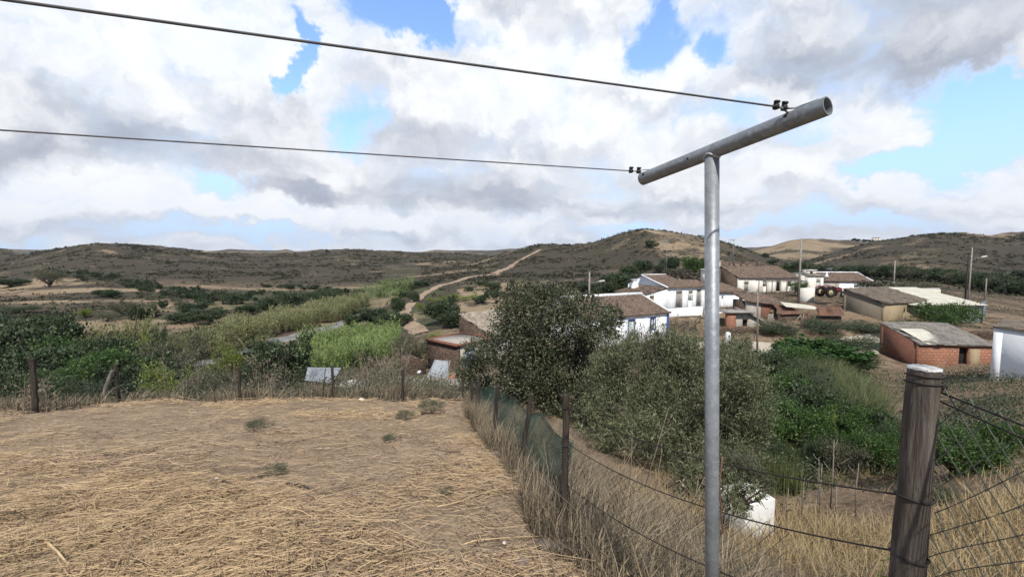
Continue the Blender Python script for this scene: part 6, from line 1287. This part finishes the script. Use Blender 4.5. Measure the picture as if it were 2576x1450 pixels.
# single long stalks and sticks that stand out
def stalk(name, U0, V0, U1, V1, rr, m, label, cat='stalk', up=0.03, bend=.06):
    def g(U, V): u, wv = ray(U, V); y = 1.6 / (-wv - .22 - .02 * u) ; return on(u * y, y)
    a, b_ = g(U0, V0), g(U1, V1); d = b_ - a; s = unit(A(-d[1], d[0], 0)); t = np.linspace(0, 1, 9); p = a[None] + d[None] * t[:, None] + s[None] * (np.sin(math.pi * t) * bend * np.linalg.norm(d))[:, None]; p[:, 2] = hgt(p[:, 0], p[:, 1]) + up
    q = MB(); q.tube(p - a, rr * (1 - .5 * t), 6); return tag(q.build(name, m, None, True, a), label, cat)
M_STK = mat('pale stalk', (.55, .42, .24), (.42, .31, .17), 8, .8); M_STD = mat('dark stick', (.07, .05, .038), (.04, .03, .025), 8, .9)
for a in [('dry_stalk', 340, 1395, 815, 1290, .008, M_STK, 'long pale yellow stalk lying in the middle foreground straw', 'stalk', .04, .05),
          ('dry_stalk', 105, 1376, 178, 1448, .011, M_STK, 'thick pale stalk pointing down at the bottom left corner', 'stalk', .06, .0),
          ('dry_stalk', 1645, 1290, 1990, 1210, .006, M_STK, 'long thin stalk arching towards the orange stone', 'stalk', .05, .08) if False else ('dry_stalk', 1100, 1290, 1360, 1230, .006, M_STK, 'long thin stalk arching towards the terracotta shard', 'stalk', .05, .08),
          ('dry_stalk', 1060, 1420, 1420, 1350, .007, M_STK, 'long curved stalk ending beside the tall dark post', 'stalk', .04, -.04),
          ('dry_stalk', 1160, 1375, 1410, 1330, .006, M_STK, 'thin stalk lying above the longest curved one', 'stalk', .04, .05),
          ('dry_stalk', 265, 1245, 390, 1228, .009, M_STK, 'short straight stalk beside the pair of parallel stalks', 'stalk', .05, 0), ('dry_stalk', 275, 1335, 395, 1245, .007, M_STK, 'left one of two parallel pale stalks', 'stalk', .06, 0), ('dry_stalk', 300, 1345, 420, 1262, .007, M_STK, 'right one of two parallel pale stalks', 'stalk', .06, 0),
          ('stick', 265, 1143, 400, 1138, .022, M_STD, 'short dark stick lying in the golden straw at the left', 'stick', .03, .02), ('stick', 430, 1320, 610, 1235, .013, M_STD, 'dark curved stick on the bare patch of ground', 'stick', .03, .12),
          ('stick', 720, 1218, 800, 1245, .016, M_STD, 'small dark forked stick in the middle of the field', 'stick', .03, .1), ('stick', 560, 1223, 640, 1240, .013, M_STD, 'brown stick beside the bare patch', 'stick', .03, .03), ('stick', 1060, 1048, 1110, 1046, .03, M_STD, 'dark piece of wood near the far right corner of the field', 'stick', .05, .05)]: stalk(*a)
# stones by the tall post
for U, V, d, lb, m in [(1372, 1358, .10, 'grey stone left of the foot of the tall dark post', M_ROCK), (1418, 1372, .13, 'largest grey stone at the foot of the tall dark post', M_ROCK), (1455, 1395, .09, 'small stone right of the largest one at the post foot', M_ROCK), (1352, 1268, .12, 'flat grey stone under the terracotta shard', M_ROCK), (1362, 1240, .10, 'rounded terracotta shard at the edge of the mown field', M_TERRA),
                       (1318, 1405, .08, 'low brown stone in the straw left of the post stones', M_ROCK), (1390, 1425, .09, 'half buried stone below the post stones', M_ROCK), (1300, 1178, .10, 'stone at the foot of the leaning post', M_ROCK), (1245, 1140, .12, 'pale stone at the field edge beyond the leaning post', M_ROCK)]:
    u, wv = ray(U, V); y = 1.6 / (-wv - .22 - .02 * u); p = on(u * y, y); rock('stone', p + A(0, 0, d * .22), d * (.8 if y > 3 else .62), lb, 'stone', m, U)
for U, V, lb in [(1268, 1358, 'white scrap of plaster in the straw left of the post stones'), (910, 1008, 'crumpled white scrap of paper at the far edge of the field'), (545, 1215, 'pale chip beside the small stick')]:
    u, wv = ray(U, V); y = 1.6 / (-wv - .22 - .02 * u); p = on(u * y, y); rock('scrap', p + A(0, 0, .03), .022 if y < 6 else .10, lb, 'scrap', M_CREAM, U, sq=(1, .7, .5))

# ------------------------------------------------------------------ standing dry grass, weeds
def blades(name, x, y, h, m, label, seed, wd=.006, lean=.35, bend=.4, z=None):
    rng = np.random.default_rng(seed); n = len(x); z = (hgt(x, y) if z is None else z) - .02; a = rng.random(n) * 2 * math.pi; L = np.abs(rng.normal(size=n)) * lean; dx, dy = np.cos(a) * L, np.sin(a) * L; s = np.stack([-np.sin(a + .5), np.cos(a + .5), 0 * a], 1) * (wd * rng.uniform(.6, 1.5, n))[:, None]
    p0 = np.stack([x, y, z], 1); p1 = p0 + np.stack([dx * h * .5, dy * h * .5, h * .55], 1); b_ = bend * rng.random(n); p2 = p1 + np.stack([dx * h * (.5 + b_), dy * h * (.5 + b_), h * (.45 - .35 * b_)], 1)
    v = np.stack([p0 - s, p0 + s, p1 + s * .8, p1 - s * .8, p2], 1).reshape(-1, 3); q = np.arange(n)[:, None] * 5; b = MB(); b.v.append(v); b.n = len(v); b.f.append(q + np.array([[0, 1, 2, 3]])); b.f.append(q + np.array([[3, 2, 4]])); return b, p2
def along(P_, n, w0, w1, rng):
    P_ = np.array(P_); d = np.concatenate([[0], np.cumsum(np.hypot(*np.diff(P_, axis=0).T))]); s = rng.random(n) * d[-1]; x, y = np.interp(s, d, P_[:, 0]), np.interp(s, d, P_[:, 1]); k = np.clip(np.searchsorted(d, s) - 1, 0, len(P_) - 2); t = np.diff(P_, axis=0)[k]; t /= np.linalg.norm(t, axis=1)[:, None]; o = rng.uniform(w0, w1, n); return x - t[:, 1] * o, y + t[:, 0] * o, s
rng = np.random.default_rng(30)
FA2 = [(-16, 7.5), (-12.5, 8.2)] + FENCE_A + [(-1.1, 13.2)]
x, y, s = along(FA2, 24000, -.15, 2.6, rng); kk_ = rng.random(len(x)) < np.clip((fbm(s * 1.1, y * .8, 14, 3) - .34) * 6, .1, 1); x, y, s = x[kk_], y[kk_], s[kk_]; hgt_ = (.12 + .5 * rng.random(len(x)) ** 1.6) * (.35 + 1.1 * fbm(s * 1.6, y * .9, 4, 3)); b, _ = blades('dry_grass', x, y, hgt_, M_DRYG, '', 31, .0075, .55, .6)
tag(b.build('dry_grass', M_DRYG), 'tall dry grass along the far fence', None, None, 'stuff')
FB2 = FENCE_B; x, y, s = along(FB2[::-1], 62000, -2.2, .30, rng); keep = (rng.random(len(x)) < np.clip((fbm(x * 1.3, y * 1.3, 16, 3) - .30) * 5, .1, 1)) & ~((x > 1.05) & (y < 1.7)) & (y > 1.35); x, y, s = x[keep], y[keep], s[keep]; side_ = segd(x, y, FB2)
hgt_ = (.14 + .46 * rng.random(len(x)) ** 1.5) * (.4 + 1.1 * fbm(x * 1.5, y * 1.5, 6, 3)) * np.where(inpoly(x, y, MOWN), .55, 1); hgt_ *= np.where(y < 2.6, .8, 1); b, _ = blades('dry_grass', x, y, hgt_, M_DRYG, '', 33, .0032, .55, .6)
tag(b.build('dry_grass', M_DRYG), 'tall dry grass along the right hand fence', None, None, 'stuff')
n = 60000; U = rng.uniform(1560, 2700, n); y = np.exp(rng.uniform(math.log(1.6), math.log(14), n)); x = (U - 1288) / FPX * y; d_ = fbm(x * .8, y * .8, 8, 3); keep = (rng.random(n) < np.clip((d_ - .42) * 6, .04, 1) * np.where((y > 6) & (U > 2150), .45, 1)) & (segd(x, y, FB2) > .15) & ~((x > 1.1) & (y < 1.8)); x, y, d_ = x[keep], y[keep], d_[keep]
hgt_ = rng.uniform(.10, .42, len(x)) * (.4 + d_); b, tip = blades('dry_grass', x, y, hgt_, M_OAT, '', 34, .0036, .6, .6)
near_ = np.where(y < 6)[0]; pick = rng.choice(near_, min(9000, len(near_)), replace=False); leaves(b, tip[pick] - A(0, 0, .015), .024, rng, .28, .3, .6)
tag(b.build('dry_grass', M_OAT), 'dry oat grass on the slope below the thick post', None, None, 'stuff')
# green and grey ground cover of the garden slope
n = 9500; U = rng.uniform(1840, 2620, n); y = np.exp(rng.uniform(math.log(8), math.log(32), n)); x = (U - 1288) / FPX * y; d_ = fbm(x * .35 + 2, y * .25, 12, 3); keep = rng.random(n) < np.clip((d_ - .33) * 6, 0, 1) * np.where(U > 2200, .22, 1); x, y = x[keep], y[keep]; c = np.stack([x, y, hgt(x, y)], 1)
idx = np.repeat(np.arange(len(x)), 34); off = rng.normal(size=(len(idx), 3)) * A(.42, .42, .22); off[:, 2] = np.abs(off[:, 2]); b = MB(); leaves(b, c[idx] + off, .10, rng, .35, .8); tag(b.build('undergrowth', L_BUSH), 'low green undergrowth covering the garden slope', None, None, 'stuff')
n = 1500; U = rng.uniform(1990, 2240, n); y = rng.uniform(17, 30, n); x = (U - 1288) / FPX * y; keep = inpoly(U, y, np.array([(2010, 30), (2120, 32), (2165, 25), (2235, 18), (2150, 16.5), (2060, 20)])); x, y = x[keep], y[keep]
idx = np.repeat(np.arange(len(x)), 22); b, _ = blades('f', x[idx] + rng.normal(size=len(idx)) * .25, y[idx] + rng.normal(size=len(idx)) * .25, rng.uniform(.5, 1.6, len(idx)), L_FENN, '', 41, .013, .5, .6); tag(b.build('fennel_weeds', L_FENN), 'feathery blue green weeds left of the brick shed', None, None, 'stuff')
n = 900; U = rng.uniform(1895, 2020, n); y = rng.uniform(9, 13, n); x = (U - 1288) / FPX * y; idx = np.repeat(np.arange(n), 14); b, _ = blades('f', x[idx] + rng.normal(size=len(idx)) * .12, y[idx] + rng.normal(size=len(idx)) * .12, rng.uniform(.25, .7, len(idx)), L_FENN, '', 42, .007, .2, .3); tag(b.build('green_grass', L_FENN), 'patch of green grass behind the cistern', None, None, 'stuff')
n = 5200; U = rng.uniform(1500, 2640, n); y = np.exp(rng.uniform(math.log(39), math.log(85), n)); x = (U - 1288) / FPX * y; d_ = fbm(x * .22 + 2, y * .2, 19, 3); road_ = np.array([(14.5, 39.2), (20, 38.0), (26, 37.5), (31, 38), (37, 40.5), (46, 42.5)]); keep = (rng.random(n) < np.clip((d_ - .40) * 5, .03, .9)) & (segd(x, y, road_) > 2.4); x, y = x[keep], y[keep]
c = np.stack([x, y, hgt(x, y)], 1); idx = np.repeat(np.arange(len(x)), 16); off = rng.normal(size=(len(idx), 3)) * A(.45, .45, .14); off[:, 2] = np.abs(off[:, 2]); h_ = rng.random(len(idx)) < .5
for m_, sel, lb_ in ((L_GREY, h_, 'low grey green weeds between the village sheds'), (M_DRYG, ~h_, 'dry pale weeds between the village sheds')): b = MB(); leaves(b, c[idx][sel] + off[sel], .17, rng, .3, 1.0); tag(b.build('weeds', m_), lb_, None, None, 'stuff')
# thicket floor: low weeds that close the gap behind the far fence
n = 2600; U = rng.uniform(-150, 1120, n); y = np.exp(rng.uniform(math.log(13), math.log(44), n)); x = (U - 1288) / FPX * y; keep = (segd(x, y, np.array([(-43, 42), (-37.5, 48.7)])) > 5) & ~inpoly(x, y, MOWN) & ~((U > 1000) & (y > 21)); x, y = x[keep], y[keep]; c = np.stack([x, y, hgt(x, y)], 1)
idx = np.repeat(np.arange(len(x)), 30); off = rng.normal(size=(len(idx), 3)) * A(.5, .5, .28); off[:, 2] = np.abs(off[:, 2]); b = MB(); leaves(b, c[idx] + off, .11, rng, .35, .8); tag(b.build('undergrowth', L_GREY), 'grey green undergrowth behind the far fence', None, None, 'stuff')
# tall dry weed stems, each a plant
def weed(x, y, h, label, seed, m=None, name='dry_weed', cat='weed', nb=9, group=None, heads=True, lean=(0, 0), thick=.008):
    rng = np.random.default_rng(seed); p = on(x, y); q = MB(); top = A(lean[0], lean[1], h); q.tube([(0, 0, -.05), top * .5 + rng.normal(size=3) * .02 * h, top], [thick, thick * .75, thick * .3], 5)
    for i in range(nb):
        f = rng.uniform(.3, .95); b0 = top * f; a = rng.random() * 6.28; l = h * rng.uniform(.15, .32) * (1.2 - f * .5); e = b0 + A(math.cos(a) * l * .7, math.sin(a) * l * .7, l * .75); q.tube([b0, (b0 + e) / 2 + A(0, 0, -.02), e], [thick * .5, thick * .4, thick * .2], 4)
        if heads: leaves(q, e + rng.normal(size=(7, 3)) * .03 * h, (.05 if y > 4 else .028) * h ** .5, rng, .5)
    return tag(q.build(name, m or M_TWIG, None, False, p), label, cat, group)
G = 'dry weeds along the far fence'; rng = np.random.default_rng(50)
for i in range(46):
    x, y, _ = along(FA2, 1, .1, 1.6, rng); weed(float(x[0]), float(y[0]), rng.uniform(.6, 1.45), 'tall pale dried weed stem among the grass of the far fence', 500 + i, group=G)
for i, U in enumerate(range(628, 700, 7)): weed(X(U, 14.2 + .1 * i), 14.2 + .1 * i, 1.2 + .5 * (i % 3) / 2, 'pale bare stem in the clump before the tall pointed bush', 700 + i, group='pale stems before the pointed bush', nb=6, lean=((i - 5) * .04, 0))
weed(X(484, 11.6), 11.6, .95, 'small pale thorny weed with a fan of branches in front of the far fence', 801, nb=26, heads=False)
for i, (U, y, h, ln_) in enumerate([(1620, 6.2, 1.5, (.42, 0)), (1655, 5.6, 1.0, (.12, 0)), (1590, 6.0, 1.1, (.05, 0)), (1710, 5.2, 1.0, (.5, 0)), (1560, 6.4, .8, (.3, 0))]): weed(X(U, y), y, h, ['long leaning cane crossing in front of the olive', 'upright pale cane right of the tall dark post', 'thin grey cane beside the tall dark post', 'slanting dry stem with yellow flower heads', 'short leaning stem by the netting'][i], 820 + i, nb=3 + 5 * (i == 3), heads=(i == 3), m=M_LIMES if (i == 3 and False) else None, lean=ln_, thick=.010, cat='cane', name='dry_cane')
for i, (U, y, h) in enumerate([(2085, 7.6, 1.1), (2095, 7.4, 1.0), (2122, 7.8, 1.35), (2190, 7.0, .95), (2050, 7.0, .8), (2135, 6.4, .7), (2010, 6.6, .7)]): weed(X(U, y), y, h, 'thin brown garden stake or stem in the dry grass beyond the fence', 840 + i, nb=3, heads=False, group='thin stakes in the garden', m=M_WOODG, thick=.014, cat='stake', name='garden_stake')
for i, (x, y, h, ln_) in enumerate([(1.62, 1.95, 1.0, (.5, -.15)), (1.75, 2.2, 1.2, (.6, .1)), (1.58, 1.75, .75, (.05, .0)), (1.9, 2.0, .9, (.3, -.3))]): weed(x, y, h, ['long pale thistle stem slanting behind the wire mesh', 'second slanting thistle stem behind the wire mesh, higher up', 'yellow green weed growing up beside the iron rod', 'dry stem low behind the mesh'][i], 860 + i, nb=8, heads=(i == 2), m=L_LIME if i == 2 else M_OAT, lean=ln_, thick=.005, cat='weed')
# bare bushes behind the fence, centre
for i, (U, y, h, lb) in enumerate([(920, 16, 1.6, 'bare twiggy shrub behind the middle of the far fence'), (965, 16.5, 1.7, 'taller bare shrub left of the rubble heap'), (990, 18, 1.5, 'grey bare shrub below the rubble heap'), (880, 15.5, 1.2, 'small bare shrub right of the white box'), (1035, 33, 3.4, 'leafless tree beside the stone shed'), (1010, 30, 2.6, 'leafless bush left of the stone shed')]):
    for k in range(1):
        rng_ = np.random.default_rng(900 + i); q = MB()
        for j in range(14 if y < 25 else 10):
            a = rng_.random() * 6.28; e = A(math.cos(a) * h * .38, math.sin(a) * h * .38, h * rng_.uniform(.6, 1)); m_ = e * .5 + rng_.normal(size=3) * .08 * h; th_ = .012 * h ** .5; q.tube([(0, 0, -.1), m_, e], [th_, th_ * .7, th_ * .25], 5)
            for _ in range(7): f = rng_.uniform(.4, 1); s_ = m_ * (1 - f) + e * f; q.tube([s_, s_ + rng_.normal(size=3) * h * .10 + A(0, 0, h * .07)], [th_ * .4, th_ * .15], 4)
        tag(q.build('bare_shrub', M_TWIG, None, False, onU(U, y)), lb, 'shrub')
# green weeds growing through the straw
for i, (U, V, w_, lb) in enumerate([(655, 1088, .5, 'low green weed at the middle of the straw field'), (690, 1195, .3, 'small grey green weed near the dark sticks'), (1020, 1055, .45, 'dark tuft of weed near the right corner of the field'), (1085, 1040, .7, 'brown clump of cut weeds near the far right corner of the field'), (985, 1110, .3, 'small tuft of pale weed in the right part of the field'), (1120, 1245, .2, 'tiny grey weed left of the terracotta shard')]):
    u, wv = ray(U, V); y = 1.6 / (-wv - .22 - .02 * u); plant('grey', on(u * y, y, -.02), w_, w_ * .42, lb, 'weed', 'weed', parts=False)
# ------------------------------------------------------------------ air
b = MB(); b.box((-6200, -400, -30), (6200, 7200, 420))
hz = bpy.data.materials.new('haze'); hz.use_nodes = True; t = NT(hz.node_tree); t.n.clear()
pv_ = t.new('ShaderNodeVolumePrincipled'); pv_.inputs['Color'].default_value = (.80, .87, 1, 1); pv_.inputs['Density'].default_value = .00005; pv_.inputs['Anisotropy'].default_value = .2
o = t.new('ShaderNodeOutputMaterial'); t.l.new(pv_.outputs[0], o.inputs['Volume'])
tag(b.build('haze', hz), 'thin pale air over the whole valley', None, None, 'stuff')
